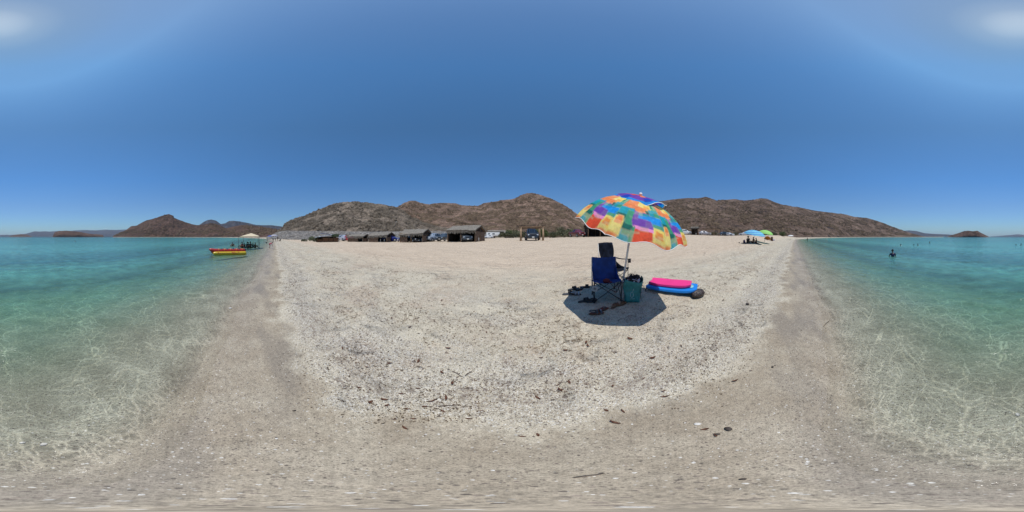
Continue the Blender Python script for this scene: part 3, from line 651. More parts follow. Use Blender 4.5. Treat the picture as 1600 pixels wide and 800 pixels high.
def camp_chair(name, label, px, D, beta, cloth, backh, armrests, lumps, postmat):
    p = at(px, D); t = thing(name, label, 'folding chair', p, R(180-beta), 'folding chairs under the umbrella')
    w_, d_, sf, sr = .275, .25, .43, .36
    # seat and backrest are slung cloth; the frame is crossed tubes
    rows = []
    for i in range(9):
        q = i/8; y = -d_-.02+q*(2*d_-.02); z0 = sf+(sr-sf)*q
        rows.append([((w_-.015*math.sin(q*3))*x, y, z0-.055*math.sin(math.pi*(x+1)/2)*math.sin(math.pi*(.25+.75*q))+.004*math.sin(11*x+6*q)) for x in np.linspace(-1, 1, 13)])
    v, f = sheet(rows, .005); seat = obj('seat', v, f, cloth, t, True)
    rows = []
    for i in range(11):
        q = i/10; y = d_-.05+.13*q; z = sr-.03+(backh-sr+.03)*q
        ww = w_*(1.0 if q > .55 or not lumps else .80+.2*(q/.55)**2)
        rows.append([(ww*x, y+.035*math.cos(math.pi*x/2)*math.sin(math.pi*q)+lumps*.02*math.sin(5*x+8*q), z+.02*q*(1-x*x)*(-1 if not lumps else .6)+.003*math.sin(14*x+3*i)) for x in np.linspace(-1, 1, 13)])
    v, f = sheet(rows, .006); back = obj('backrest', v, f, cloth, t, True)
    for sx_ in (-1, 1):      # the sling's side webs, sweeping from the back down to the front corners
        rows = []
        for i in range(10):
            q = i/9; hi_ = Vector((sx_*(w_+.004), d_+.04-(2*d_+.07)*q, sr+.30*(1-q)**2.2+(sf-sr+.015)*q)); lo = Vector((sx_*(w_-.008), d_-.03-(2*d_-.0)*q, sr-.01+(sf-sr)*q-.015))
            rows.append([hi_*(1-k/4)+lo*(k/4)+Vector((sx_*-.012*math.sin(math.pi*k/4), 0, 0)) for k in range(5)])
        v, f = sheet(rows, .005); obj('side_web', v, f, cloth, t, True)
    for sx_ in (-1, 1):
        MB().tube([(sx_*.285, d_+.0, 0), (sx_*.285, d_+.03, sr+.02), (sx_*.283, d_+.085, backh-.01)], .010, 8).build('back_post', postmat, t, True)
        MB().tube([(sx_*.27, -d_, 0), (sx_*.27, -d_, sf+(.22 if armrests else .0))], .009, 8).build('front_post', DKSTEEL, t, True)
    for a, b in (((-.27,-d_,.03),(.27,-d_-.01,sf-.02)),((.27,-d_,.03),(-.27,-d_-.01,sf-.02)),((-.28,d_,.03),(.27,d_,sr-.02)),((.28,d_,.03),(-.27,d_,sr-.02))):
        MB().tube([a, b], .008, 8).build('crossed_leg', DKSTEEL, t, True)
    for sx_ in (-1, 1):
        for a, b in (((sx_*.278, -d_, .03), (sx_*.28, d_, sr-.02)), ((sx_*.28, d_, .03), (sx_*.278, -d_-.01, sf-.02))): MB().tube([a, b], .008, 8).build('side_brace', DKSTEEL, t, True)
        for sy in (-1, 1): MB().box((sx_*.278, sy*d_, .012), (.05,.035,.024)).build('foot', DKSTEEL, t, bevel=.004)
    if armrests:
        for sx_ in (-1, 1):
            za = sf+.22
            rows = [[(sx_*.31+x, y, za-.02*math.sin(math.pi*(y+d_+.03)/(2*d_+.06))) for x in np.linspace(-.045, .045, 4)] for y in np.linspace(-d_-.05, d_+.03, 8)]
            v, f = sheet(rows, .012); ar = obj('armrest', v, f, cloth, t, True)
            MB().tube([(sx_*.31, -d_-.02, za-.09), (sx_*.31, -d_-.02, za-.005)], [.038,.042], 14).build('cup_holder', M('black_mesh', (.02,.02,.022), .8), ar, True)
    return t, p
NAVY = M('faded_navy_canvas', (.006,.009,.020), .9, var=.5, scale=9, bump=.5, spec=.15)
BLUEC = M('royal_blue_canvas', (.010,.045,.22), .75, var=.22, scale=7, bump=.5)
chn, pn = camp_chair('camp_chair', 'navy high backed folding chair with armrests standing behind the blue chair', 960, 4.35, 168, NAVY, 1.06, True, 1, GREYSTEEL)
chb, pb = camp_chair('camp_chair', 'low royal blue armless folding chair in front, beside the teal bag', 947, 3.50, 204, BLUEC, .84, False, 0, GREYSTEEL)
# bits on the chairs
Rz = Matrix.Rotation(R(-20), 4, 'Z')
q = pb+Rz @ Vector((-.02, -.12, .385)); cap = thing('cap', 'small dark red cap lying on the blue chair seat', 'cap', q, .5)
MB().ell((0,0,.02), (.085,.075,.05), 16, 8).build('crown', M('dark_red_cotton', (.11,.015,.02), .85), cap, True)
MB().prism([(.06*math.cos(a)+.0, -.07-.06*math.sin(a)) for a in np.linspace(0, math.pi, 9)], .0, .008).build('peak', M('dark_red_cotton'), cap)
q = pb+Rz @ Vector((-.29, -.27, .30)); tg = thing('care_card', 'pale card tag hanging from the left front corner of the blue chair', 'tag', q, R(-20))
MB().box((0,0,0), (.12,.012,.10), Matrix.Rotation(R(22), 3, 'Y')).build('card', M('pale_card', (.30,.32,.33), .6, var=.1), tg, bevel=.002)
MB().box((0,-.008,.005), (.05,.003,.04), Matrix.Rotation(R(22), 3, 'Y')).build('printed_square', M('grey_ink', (.12,.13,.14), .6), tg)

# tote bag
def tote():
    p = at(987.5, 3.36); t = thing('tote_bag', 'teal woven shopping bag stuffed with clothes between the blue chair and the boards', 'bag', p, R(-38))
    TEAL = M('teal_woven_plastic', (.03,.20,.19), .45, var=.18, scale=18, bump=.5, spec=.5)
    rings = []
    for i, z in enumerate(np.linspace(0, .46, 12)):
        q = z/.46; wx = .155+.035*q-.012*math.sin(q*7); wy = .095+.05*q*q+.006*math.sin(q*9)
        ring = []
        for k in range(28):
            a = 2*math.pi*k/28; cx, sy = math.cos(a), math.sin(a)
            e_ = .38
            x = wx*math.copysign(abs(cx)**e_, cx); y = wy*math.copysign(abs(sy)**e_, sy)
            x += .010*math.sin(a*5+z*21); y += .010*math.cos(a*4-z*17)
            ring.append((x+.03*q*q, y, z+(.03*math.sin(a*2+1)+.02*math.cos(a*3))*(q**3)))
        rings.append(ring)
    v, f = sheet([r_+[r_[0]] for r_ in rings], .004); obj('bag_body', v, f, TEAL, t, True)
    MB().prism([(-.15,-.09),(.15,-.09),(.15,.09),(-.15,.09)], .004, .012).build('bag_floor', TEAL, t)
    for sy in (-1, 1):
        MB().tube([(-.08, sy*.14, .44), (-.075, sy*.150, .50), (-.03, sy*.16, .53-.05*(sy < 0)), (.04, sy*.16, .52-.05*(sy < 0)), (.085, sy*.150, .49), (.09, sy*.14, .44)], .008, 8).build('handle', M('black_webbing', (.02,.02,.022), .8), t, True)
    # printed mark on the front: a tall loop with a stroke
    lg = MB(); INK = M('pale_print', (.45,.62,.60), .5)
    yy = lambda z: -(.095+.05*(z/.46)**2)-.016
    lg.tube([(-.01+.03*math.cos(a), yy(.17), .17+.055*math.sin(a)) for a in np.linspace(0, 6.28, 18)], .004, 5, False)
    lg.tube([(.0, yy(.22), .225), (.03, yy(.30), .30)], .004, 5); lg.tube([(-.05, yy(.08), .085), (.05, yy(.08), .085)], .003, 5)
    lg.build('printed_mark', INK, t, True)
    dm = MB(); rg = random.Random(4)
    dots = [MB(), MB()]
    for i in range(26):
        z = .05+rg.random()*.36; s_ = 1 if i % 2 else -1
        dots[i % 3 == 0].ell((s_*(.155+.035*z/.46+.012+.03*(z/.46)**2*s_), (rg.random()-.5)*.15, z), (.004, .012, .014), 8, 5)
    tag(dots[0].build('pink_print', M('pink_ink', (.40,.03,.10), .5), t, True), kind='stuff'); tag(dots[1].build('white_print', M('white_ink', (.5,.5,.45), .5), t, True), kind='stuff')
    c = thing('clothes_bundle', 'black and white patterned clothes heaped in the top of the teal bag', 'clothes', p+Vector((0,0,.40)), R(-38))
    g = NG('patterned_cloth'); vv = g.objc()
    cc = g.mix(g.step(g.noise(vv, 11, 2, .5), .56, .60), (.012,.012,.016), (.42,.42,.52))
    cl = g.done(g.bsdf(cc, .85, g.bump(g.noise(vv, 16, 4), .8, .02), 0, .2))
    for k, (x, y, z, a, b, h) in enumerate([(-.06,.0,.04,.12,.10,.07),(.08,.02,.06,.11,.10,.07),(.02,-.06,.03,.15,.08,.055),(.03,.05,.09,.10,.07,.045)]):
        m = MB().ell((x, y, z), (a, b, h), 22, 12)
        for i, q in enumerate(m.v): m.v[i] = q+Vector((1,1,1))*.020*math.sin(q.x*45+k)*math.cos(q.y*38+q.z*30)
        m.build('garment', cl, c, True)
    m = MB().tube([(.13,-.10,.05),(.16,-.12,-.06),(.155,-.13,-.2),(.17,-.14,-.33)], .006, 6); m.build('drawstring', M('black_webbing'), c, True)
tote()

# bodyboards ------------------------------------------------------
def board(name, label, mat, under, emblem, loc, L, Wd, rot):
    t = thing(name, label, 'bodyboard', loc, 0, 'bodyboards lying by the umbrella')
    n = 40; V = []; F = []
    def half(q):    # half width along the length, q 0 tail .. 1 nose
        return Wd/2*(min(1, .80+.9*q) if q < .25 else 1.0)*(1 if q < .72 else math.sqrt(max(0.0, 1-((q-.72)/.28)**2*.62)))
    us = np.linspace(0, 1, n)
    out = []
    for i, u in enumerate(us):
        hw = half(u); tail = -.0
        for side in (-1, 1): pass
        z = .03*(u**3)*1.4
        xs = (u-.5)*L
        out.append([(xs+(.035*(1-abs(s_))*(u < .03)), s_*hw, z) for s_ in np.linspace(-1, 1, 9)])
    th = .062
    top = [p_ for r_ in out for p_ in r_]
    Vt = [(x, y*.94, z+th) for x, y, z in top]; Vm = [(x*1.0, y*1.0, z+th*.45) for x, y, z in top]; Vb = [(x, y*.93, z) for x, y, z in top]
    V = Vt+Vb; k = len(Vt); nc = 9
    for i in range(n-1):
        for j in range(nc-1):
            a = i*nc+j; F.append((a, a+nc, a+nc+1, a+1)); F.append((k+a, k+a+1, k+a+nc+1, k+a+nc))
    rim = [(0, j) for j in range(nc)]+[(i, nc-1) for i in range(1, n)]+[(n-1, j) for j in range(nc-2, -1, -1)]+[(i, 0) for i in range(n-2, 0, -1)]
    m0 = len(V); V += [Vm[a*nc+b] for a, b in rim]; q_ = len(rim)
    for i in range(q_):
        a = rim[i][0]*nc+rim[i][1]; b = rim[(i+1) % q_]; b = b[0]*nc+b[1]; ma, mb_ = m0+i, m0+(i+1) % q_
        F.append((a, b, mb_, ma)); F.append((ma, mb_, k+b, k+a))
    Mx = rot.to_4x4()
    o = obj('deck', [Mx @ Vector(v) for v in V], F, mat, t, False); o.data.shade_smooth()
    try: o.data.set_sharp_from_angle(angle=R(35))
    except Exception: pass
    if emblem:
        d = MB(); d.prism([(L*.385+.055*math.cos(a), .085*math.sin(a)) for a in np.linspace(0, 6.28, 25)[:-1]], .0, .004, Mx @ Matrix.Translation((0,0,th+.040)))
        d.build('emblem_disc', M('pale_blue_print', (.22,.50,.58), .4), t)
        e = MB(); e.tube([Mx @ Vector((L*.385+.033*math.cos(a), .05*math.sin(a), th+.047)) for a in np.linspace(.4, 5.4, 16)], .005, 5); e.tube([Mx @ Vector((L*.35, -.02, th+.047)), Mx @ Vector((L*.42, .03, th+.047))], .005, 5)
        e.build('emblem_ring', M('yellow_green_print', (.35,.48,.30), .4), t, True)
    if under:
        s = MB().tube([Mx @ Vector((-L*.44, -Wd*.34, .03)), Mx @ Vector((-L*.50, -Wd*.42, -.02)), Mx @ Vector((-L*.49, -Wd*.52, -.055)), Mx @ Vector((-L*.42, -Wd*.55, -.06))], .011, 7)
        s.build('leash', M('black_webbing'), t, True)
    return t
pA, pB = polar(1010, 4.02), polar(1090, 3.74)
ux = (pB-pA); ux.z = 0; Lb = ux.length; ux.normalize(); ux.z = -.055; ux.normalize(); uy = Vector((0,0,1)).cross(ux).normalized()    # uy points away from the eye
if uy.dot(pA) < 0: uy = -uy
tilt = R(9); uyt = (uy*math.cos(tilt)+Vector((0,0,math.sin(tilt)))); uyt = (uyt-ux*uyt.dot(ux)).normalized(); uz = ux.cross(uyt)
if uz.z < 0: uz = -uz
Rb = Matrix((ux, uyt, uz)).transposed()
mid = (pA+pB)/2; mid.z = gz(mid.x, mid.y)
BB = M('blue_foam_skin', (.012,.20,.62), .35, var=.06, scale=4, spec=.5); PK = M('pink_foam_skin', (.72,.035,.20), .4, var=.05, scale=4, spec=.45)
b1 = mid+uy*.10; b1.z = gz(mid.x, mid.y)+.055
board('bodyboard', 'blue bodyboard with a pale emblem lying under the pink board', BB, True, True, b1, Lb*.97, .48, Rb)
b2 = b1+uz*.066+uyt*.05-ux*.055
board('bodyboard', 'bright pink bodyboard lying on top of the blue board', PK, False, False, b2, Lb*.82, .37, Rb)
# dark stone
def stone(name, label, p, d, mat, seed, rz=0, lump=.16, cat='stone', sink=.15, group=None):
    m = MB().ell((0,0,0), d, 26, 16)
    for i, v in enumerate(m.v):
        n = float(fbm(v.x/d[0]*1.6+seed, v.y/d[1]*1.6+v.z/d[2], 3, seed)); m.v[i] = v*(1+lump*2*n)
    o = m.build(name, mat, None, True); o.location = (p.x, p.y, p.z+d[2]*(1-sink)); o.rotation_euler = (0, 0, rz); return tag(o, label, cat, group)
g = NG('dark_wet_stone'); vv = g.objc()
cc = g.ramp(g.noise(vv, 16, 5, .7), [(.38, (.016,.009,.006)), (.58, (.045,.026,.016)), (.76, (.16,.13,.11))])
DST = g.done(g.bsdf(cc, .30, g.bump(g.noise(vv, 34, 4, .7), .9, .02), 0, .6))
stone('stone', 'dark brown glossy rounded stone at the right end of the boards', at(1090.5, 3.72), (.20,.12,.095), DST, 3, R(-18))

# sandals ------------------------------------------------------
def sandal(label, px, py, rz, sole, strap, insole, kind, L=.265, side=1, lean=0.0):
    p = on(px, py); t = thing('sandal', label, 'sandal', (p.x, p.y, p.z+.004), rz, 'sandals scattered in front of the chairs'); t.rotation_euler[0] = lean
    def outline(s_):
        pts = []
        for a in np.linspace(0, 2*math.pi, 30, endpoint=False):
            x = math.cos(a)*L/2; wd = .046 if x > 0 else .036
            y = math.sin(a)*wd*(1+.0*x)-side*.006*math.cos(a*1.0)*(x > 0); pts.append((x*s_, y*s_))
        return pts
    MB().prism(outline(1), 0, .022).build('sole', M(*sole), t, bevel=.004)
    MB().prism(outline(.93), .0222, .028).build('insole', M(*insole), t)
    st = M(*strap)
    def band(pts, w_):
        V, F = [], []
        for i, q in enumerate(pts):
            q = Vector(q); V += [q+Vector((w_/2,0,0)), q-Vector((w_/2,0,0)), q+Vector((w_/2*.95,0,.007)), q-Vector((w_/2*.95,0,-.007))]
        for i in range(len(pts)-1):
            a = i*4; b = a+4; F += [(a, b, b+1, a+1), (a+2, a+3, b+3, b+2), (a, a+2, b+2, b), (a+1, b+1, b+3, a+3)]
        m = MB(); m.add(V, F); return m
    arc = lambda x0, h, w_: [(x0, w_*math.cos(a), .02+h*math.sin(a)) for a in np.linspace(0, math.pi, 11)]
    if kind == 'slide': band(arc(.05, .055, .05), .085).build('strap', st, t, True)
    elif kind == 'sport':
        band(arc(.075, .045, .047), .035).build('strap', st, t, True); band(arc(.005, .055, .042), .035).build('strap', st, t, True)
        MB().tube([(-.01,.042,.05),(-.09,.038,.065),(-.125,0,.068),(-.09,-.038,.065),(-.01,-.042,.05)], .009, 6).build('heel_strap', st, t, True)
        MB().box((.075,0,.068), (.03,.03,.006)).build('buckle', M('pale_buckle', (.5,.5,.52), .4), t, bevel=.001)
    else:
        m = MB()
        for sg in (-1, 1): m.tube([(.085,0,.026),(.07,sg*.012,.045),(.03,sg*.034,.048),(-.02,sg*.043,.024)], .0065, 6)
        m.build('thong_strap', st, t, True)
BLKR = ('black_rubber', (.02,.02,.022), .7); GRYR = ('grey_rubber', (.10,.10,.11), .7); LGT = ('pale_grey_strap', (.30,.31,.34), .6)
BRN = ('brown_leather', (.11,.045,.02), .6); RDB = ('red_brown_footbed', (.16,.035,.02), .6); TAN = ('tan_footbed', (.20,.11,.06), .7); NVR = ('navy_strap', (.03,.035,.07), .7); GFB = ('grey_footbed', (.055,.06,.07), .7)
sandal('left grey slide of the pair at the top left edge of the shade', 894.5, 453, R(10), BLKR, BLKR, GFB, 'slide')
sandal('grey and black sport sandal just right of the grey slide', 905.5, 453.5, R(22), BLKR, GRYR, GFB, 'sport', side=-1)
sandal('black slide nearest the blue chair leg, at the shade edge', 914, 449.5, R(-25), BLKR, BLKR, BLKR, 'slide')
sandal('grey soled sandal lying in the sun left of the shade', 887.5, 460.5, R(-8), GRYR, BLKR, GFB, 'slide')
sandal('sandal with pale grey straps at the left tip of the shade', 899, 461, R(-24), BLKR, LGT, TAN, 'sport', side=-1)
sandal('flat black sandal in the shade left of its strapped mate', 912.5, 471.8, R(2), BLKR, BLKR, BLKR, 'slide')
sandal('black sandal with a pale trimmed strap below the blue chair', 925, 472, R(8), BLKR, BLKR, GFB, 'sport', side=-1)
sandal('red brown flip flop with grey straps, front one of its pair', 932, 491, R(-14), BRN, GFB, RDB, 'sport')
sandal('red brown flip flop with grey straps, rear one of its pair', 941.5, 485, R(-2), BRN, GFB, RDB, 'thong', side=-1)
sandal('tan flip flop with a dark thong, left of its pair before the bag', 961, 479, R(24), BRN, BRN, TAN, 'thong')
sandal('tan flip flop with a dark thong, right of its pair before the bag', 973, 476, R(16), BRN, BRN, TAN, 'thong', side=-1)

# ================================================================ PEOPLE
def skin(name, pts, edges, mat, parent, sub=1, root=0):
    me = bpy.data.meshes.new(name); me.from_pydata([p[:3] for p in pts], edges, []); me.update()
    o = bpy.data.objects.new(name, me); C.objects.link(o)
    m = o.modifiers.new('s', 'SKIN'); m.use_smooth_shade = True
    for i, v in enumerate(me.skin_vertices[0].data):
        r_ = pts[i][3]; v.radius = (r_, r_*(pts[i][4] if len(pts[i]) > 4 else 1)); v.use_root = (i == root)
    ss = o.modifiers.new('d', 'SUBSURF'); ss.levels = sub; ss.render_levels = sub
    dg = bpy.context.evaluated_depsgraph_get(); m2 = bpy.data.meshes.new_from_object(o.evaluated_get(dg))
    o.modifiers.clear(); o.data = m2; m2.name = name; m2.materials.clear(); m2.materials.append(mat); m2.shade_smooth(); o.parent = parent
    return o
SKINC = M('fair_skin', (.36,.20,.13), .55, var=.08); SKIND = M('tanned_skin', (.20,.105,.065), .55, var=.08)  # two skin tones, one paler and one darker
HAIR = M('dark_hair', (.018,.012,.010), .6, var=.3, scale=30)
POSES = {
 'stand': dict(pel=(0,0,.92), che=(0,.02,1.28), nec=(0,.0,1.47), hd=(0,.02,1.60), hip=.09, kn=(.10,.03,.50), an=(.11,-.02,.07), to=(.13,.14,.03), sh=(.18,0,1.40), elb=(.23,-.03,1.12), wr=(.24,.06,.87)),
 'wade':  dict(pel=(0,0,.92), che=(0,.05,1.26), nec=(0,.09,1.45), hd=(0,.12,1.58), hip=.09, kn=(.12,.06,.50), an=(.12,-.04,.07), to=(.14,.12,.03), sh=(.18,.05,1.38), elb=(.27,.12,1.14), wr=(.20,.30,1.05)),
 'sit':   dict(pel=(0,0,.11), che=(0,-.03,.45), nec=(0,.01,.63), hd=(0,.05,.76), hip=.10, kn=(.15,.38,.42), an=(.14,.58,.06), to=(.15,.72,.03), sh=(.18,-.02,.57), elb=(.25,.14,.36), wr=(.16,.34,.40)),
 'sitback': dict(pel=(0,0,.11), che=(0,-.14,.42), nec=(0,-.16,.60), hd=(0,-.13,.73), hip=.10, kn=(.13,.42,.30), an=(.13,.80,.07), to=(.14,.88,.15), sh=(.18,-.16,.54), elb=(.24,-.30,.30), wr=(.24,-.34,.04)),
 'kneel': dict(pel=(0,0,.35), che=(0,.06,.68), nec=(0,.10,.87), hd=(0,.13,1.00), hip=.10, kn=(.13,.34,.05), an=(.13,-.10,.05), to=(.14,-.24,.03), sh=(.18,.07,.80), elb=(.29,.18,.56), wr=(.22,.36,.46)),
 'bend':  dict(pel=(0,0,.82), che=(0,.28,.98), nec=(0,.44,1.02), hd=(0,.56,1.04), hip=.09, kn=(.10,.08,.45), an=(.11,-.02,.07), to=(.13,.12,.03), sh=(.16,.38,.98), elb=(.19,.46,.72), wr=(.16,.52,.50)),
}
def person(label, loc, rz, pose, top=None, bottom=None, scale=1.0, skinm=None, hat=None, long_hair=False, bun=False, group=None, sink=0.0, name='person'):
    P = POSES[pose]; t = thing(name, label, 'person', (loc[0], loc[1], loc[2]-sink*scale), rz, group); t.scale = (scale,)*3
    sk = skinm or SKINC; pts = []; ed = []
    def add(p, r_, par=None, fl=1):
        pts.append((p[0], p[1], p[2], r_, fl))
        if par is not None: ed.append((par, len(pts)-1))
        return len(pts)-1
    L_ = lambda a, b, q: tuple(a[i]+(b[i]-a[i])*q for i in range(3))
    pel, che, nec, hd = P['pel'], P['che'], P['nec'], P['hd']
    i0 = add(pel, .125); i1 = add(L_(pel, che, .5), .105, i0); i2 = add(che, .13, i1); i3 = add(nec, .055, i2)
    up = Vector(hd)-Vector(nec); up.normalize()
    i4 = add(tuple(Vector(hd)-up*.06), .068, i3); i5 = add(hd, .082, i4); i6 = add(tuple(Vector(hd)+up*.065), .062, i5)
    for s_ in (-1, 1):
        m_ = lambda p: (p[0]*s_, p[1], p[2])
        a = add(m_(P['sh']), .058, i2); b = add(m_(L_(P['sh'], P['elb'], .55)), .046, a); c = add(m_(P['elb']), .038, b); d = add(m_(P['wr']), .026, c)
        dr = (Vector(m_(P['wr']))-Vector(m_(P['elb']))).normalized(); e_ = add(tuple(Vector(m_(P['wr']))+dr*.06), .030, d)
        sidev = dr.cross(Vector((0,0,1))); sidev = sidev.normalized() if sidev.length > .1 else Vector((1,0,0))
        for k in range(4):
            b0 = Vector(m_(P['wr']))+dr*.085+sidev*(k-1.5)*.02; f1 = add(tuple(b0), .009, e_); add(tuple(b0+dr*(.055+.01*(k in (1,2)))+Vector((0,0,-.012))), .007, f1)
        th = add(tuple(Vector(m_(P['wr']))+dr*.035+sidev*.035*-s_), .010, e_); add(tuple(Vector(m_(P['wr']))+dr*.07+sidev*.055*-s_), .008, th)
        h = add((s_*P['hip'], pel[1], pel[2]-.02), .088, i0); k1 = add(m_(L_((P['hip'], pel[1], pel[2]-.02), P['kn'], .5)), .075, h); k2 = add(m_(P['kn']), .055, k1)
        k3 = add(m_(L_(P['kn'], P['an'], .35)), .052, k2); k4 = add(m_(P['an']), .036, k3); add(m_(P['to']), .030, k4)
    skin('body', pts, ed, sk, t)
    fw = Vector((0,1,0)); hd_ = Vector(hd)
    MB().ell(hd_-up*.005+fw*.088, (.012,.014,.02), 8, 6).build('nose', sk, t, True)
    for s_ in (-1, 1): MB().ell(hd_+Vector((s_*.03,.078,0))+up*.01, (.011,.008,.008), 8, 5).build('eye', M('dark_eye', (.02,.015,.01), .3), t, True)
    for s_ in (-1, 1): MB().ell(hd_+Vector((s_*.084,0,0)), (.010,.018,.028), 8, 6).build('ear', sk, t, True)
    h = MB().ell(hd_+up*.035-fw*.018, (.094,.100,.085), 14, 9)
    if long_hair: h.ell(hd_-up*.06-fw*.06, (.085,.05,.13), 12, 8)
    if bun: h.ell(hd_+up*.10-fw*.06, (.045,.045,.045), 10, 7)
    h.build('hair', HAIR, t, True)
    if top:
        tp = [(*pel, .132), (*L_(pel, che, .5), .118), (*che, .142)]; te = [(0,1),(1,2)]
        for s_ in (-1, 1):
            k = len(tp); tp += [(P['sh'][0]*s_, P['sh'][1], P['sh'][2], .067), (s_*(P['sh'][0]*.5+P['elb'][0]*.5), (P['sh'][1]+P['elb'][1])/2, (P['sh'][2]+P['elb'][2])/2, .060)]; te += [(2, k), (k, k+1)]
        skin('top', tp, te, top, t)
    if bottom:
        tp = [(pel[0], pel[1], pel[2]+.05, .133)]; te = []
        for s_ in (-1, 1):
            k = len(tp); kk = P['kn']; h0 = (s_*P['hip'], pel[1], pel[2]-.02)
            tp += [(*h0, .098), (s_*(P['hip']*.5+kk[0]*.5), (pel[1]+kk[1])/2, (pel[2]-.02+kk[2])/2, .088)]; te += [(0, k), (k, k+1)]
        skin('shorts', tp, te, bottom, t)
    if hat:
        m = MB().tube([hd_+up*.03, hd_+up*.045, hd_+up*.05, hd_+up*.13, hd_+up*.14], [.19,.19,.10,.085,.03], 18); m.build('hat', hat, t, True)
    return t
CL = lambda n, c: M(n, c, .85, var=.15, scale=14, bump=.3)
BLK = CL('black_swim_cloth', (.012,.012,.018)); NVY = CL('navy_swim_cloth', (.015,.022,.07)); WHT = CL('white_cotton', (.6,.6,.58)); REDC = CL('red_cotton', (.30,.02,.03)); PNKC = CL('pink_cotton', (.60,.06,.16)); BRNC = CL('brown_print_cloth', (.14,.07,.055)); GRNC = CL('green_cotton', (.03,.10,.06)); TEALC = CL('teal_cotton', (.02,.12,.13))
def water_at(px, py): 
    D = EYE/math.tan(-el(py)); return polar(px, D), D
def face(px): return -az(px)             # rz that faces away from the eye (+Y local outward)
p, D = water_at(1395.2, 401)
person('woman seen from behind in the right shallows, dark hair tied up, navy swimsuit', p, face(1395)+.25, 'kneel', NVY, NVY, 1.02, bun=True, sink=.58)
SW = 'bathers sitting in the water under the cream canopy'
for i, (px, dd, ps, tp, sc, turn, lab) in enumerate([
  (378.5, 23.6, 'sit', REDC, 1.0, 2.2, 'bather in a dark red top, leftmost under the cream canopy'),
  (382.3, 24.6, 'sit', BLK, .8, 1.0, 'small bather in black just right of the one in the red top'),
  (385.2, 24.2, 'kneel', BLK, 1.0, -1.2, 'tall kneeling bather in black near the middle of the canopy group'),
  (388.6, 25.0, 'kneel', GRNC, .9, 2.6, 'kneeling bather in dark green in the middle of the canopy group'),
  (391.6, 23.8, 'sit', BLK, 1.05, 1.9, 'seated bather in black right of the middle of the canopy group'),
  (395.0, 24.6, 'sit', TEALC, .8, -.6, 'bather in dark teal, second from the right under the canopy'),
  (398.6, 24.2, 'sit', BLK, .85, -1.9, 'small bather by the right hand canopy pole')]):
    p = polar(px, dd); person(lab, p, face(px)+turn, ps, tp, BLK, sc, skinm=SKIND, group=SW, sink=.06 if ps == 'sit' else .30)
p = polar(363.3, 27.5); person('bather up to the chest in the bay beyond the banana boat, left of the canopy', p, face(363)+.6, 'sit', None, BLK, 1.0, skinm=SKIND, sink=.25)
p = polar(365.4, 27.9); person('smaller bather shoulder deep beside the one beyond the banana boat', p, face(365)-2.4, 'sit', WHT, BLK, .85, skinm=SKIND, sink=.40)
p = polar(421.3, 22.2); p.z = gz(p.x, p.y); person('child in a bright pink shirt bending down at the waterline', p, face(421)-1.7, 'bend', PNKC, PNKC, .72, long_hair=True)
for px, dd, lab, sk_ in ((1407.4, 29, 'pale capped swimmer low in the water behind the sitting woman', .56), (1427.5, 30.5, 'swimmer whose head barely shows, left of the darker head', .66), (1434.2, 30, 'swimmer with only the dark head out, before the end of the long ridge', .56), (1452.4, 42, 'distant swimmer floating below the gap beside the island', .5), (1587.5, 30.5, 'faint swimmer head near the right edge of the bay', .66), (1595.3, 31, 'round dark swimmer head at the far right edge of the bay', .56), (117.3, 52, 'lone swimmer far out off the left bay below the dark headland', .5)):
    p = polar(px, dd); person(lab, p, face(px)+rnd.uniform(-1, 1), 'sit', WHT if px == 1407.4 else None, BLK, 1.0, skinm=SKIND, sink=sk_, hat=None)
p = polar(1261.5, 66); person('dark figure standing to the thighs in the shallows at the far right of the beach', p, face(1261)+1, 'stand', BLK, BLK, 1.0, skinm=SKIND, sink=.5)
# ---------------- cream canopy in the water
STEEL = M('grey_tent_steel', (.07,.10,.11), .5, .3)
def canopy(label, corners, ztop, zeave, mat, name='canopy_tent', base_z=None, sag=.1, asym=(0,0), legs=True):
    c = sum((Vector(q) for q in corners), Vector())/4; t = thing(name, label, 'canopy', (c.x, c.y, 0 if base_z is None else base_z)); o = Vector((c.x, c.y, 0 if base_z is None else base_z))
    n = 17; rows = []
    K = [Vector(q)-o for q in corners]
    for i in range(n):
        u = i/(n-1); row = []
        for j in range(n):
            v = j/(n-1); p = (K[0]*(1-u)+K[1]*u)*(1-v)+(K[3]*(1-u)+K[2]*u)*v
            d = max(abs(2*(u-.5)-asym[0]), abs(2*(v-.5)-asym[1])); h = max(0, 1-d/(1+abs(asym[0])))
            p.z = zeave+(ztop-zeave)*(h**.85)-sag*.3*math.sin(math.pi*u)*math.sin(math.pi*v)*.5; row.append(tuple(p))
        rows.append(row)
    v, f = sheet(rows, .02); obj('canopy_roof', v, f, mat, t, True)
    for q in K:
        if legs: MB().tube([(q.x, q.y, -.9 if base_z is None else 0), (q.x, q.y, zeave)], .032, 8).build('canopy_leg', STEEL, t, True)
    return t
a, b = polar(372.5, 23.4), polar(405.3, 23.2); dv = (b-a).normalized(); nv_ = Vector((dv.y, -dv.x, 0)); nv_ = nv_ if nv_.dot(a) > 0 else -nv_
canopy('cream peaked fabric canopy on four thin poles standing in the shallows', [a, b, b+nv_*2.7-dv*.2, a+nv_*2.7+dv*.45], 2.02, 1.42, M('cream_tent_fabric', (.66,.55,.38), .7, var=.05, scale=2, trans=.1), asym=(.15, 0))
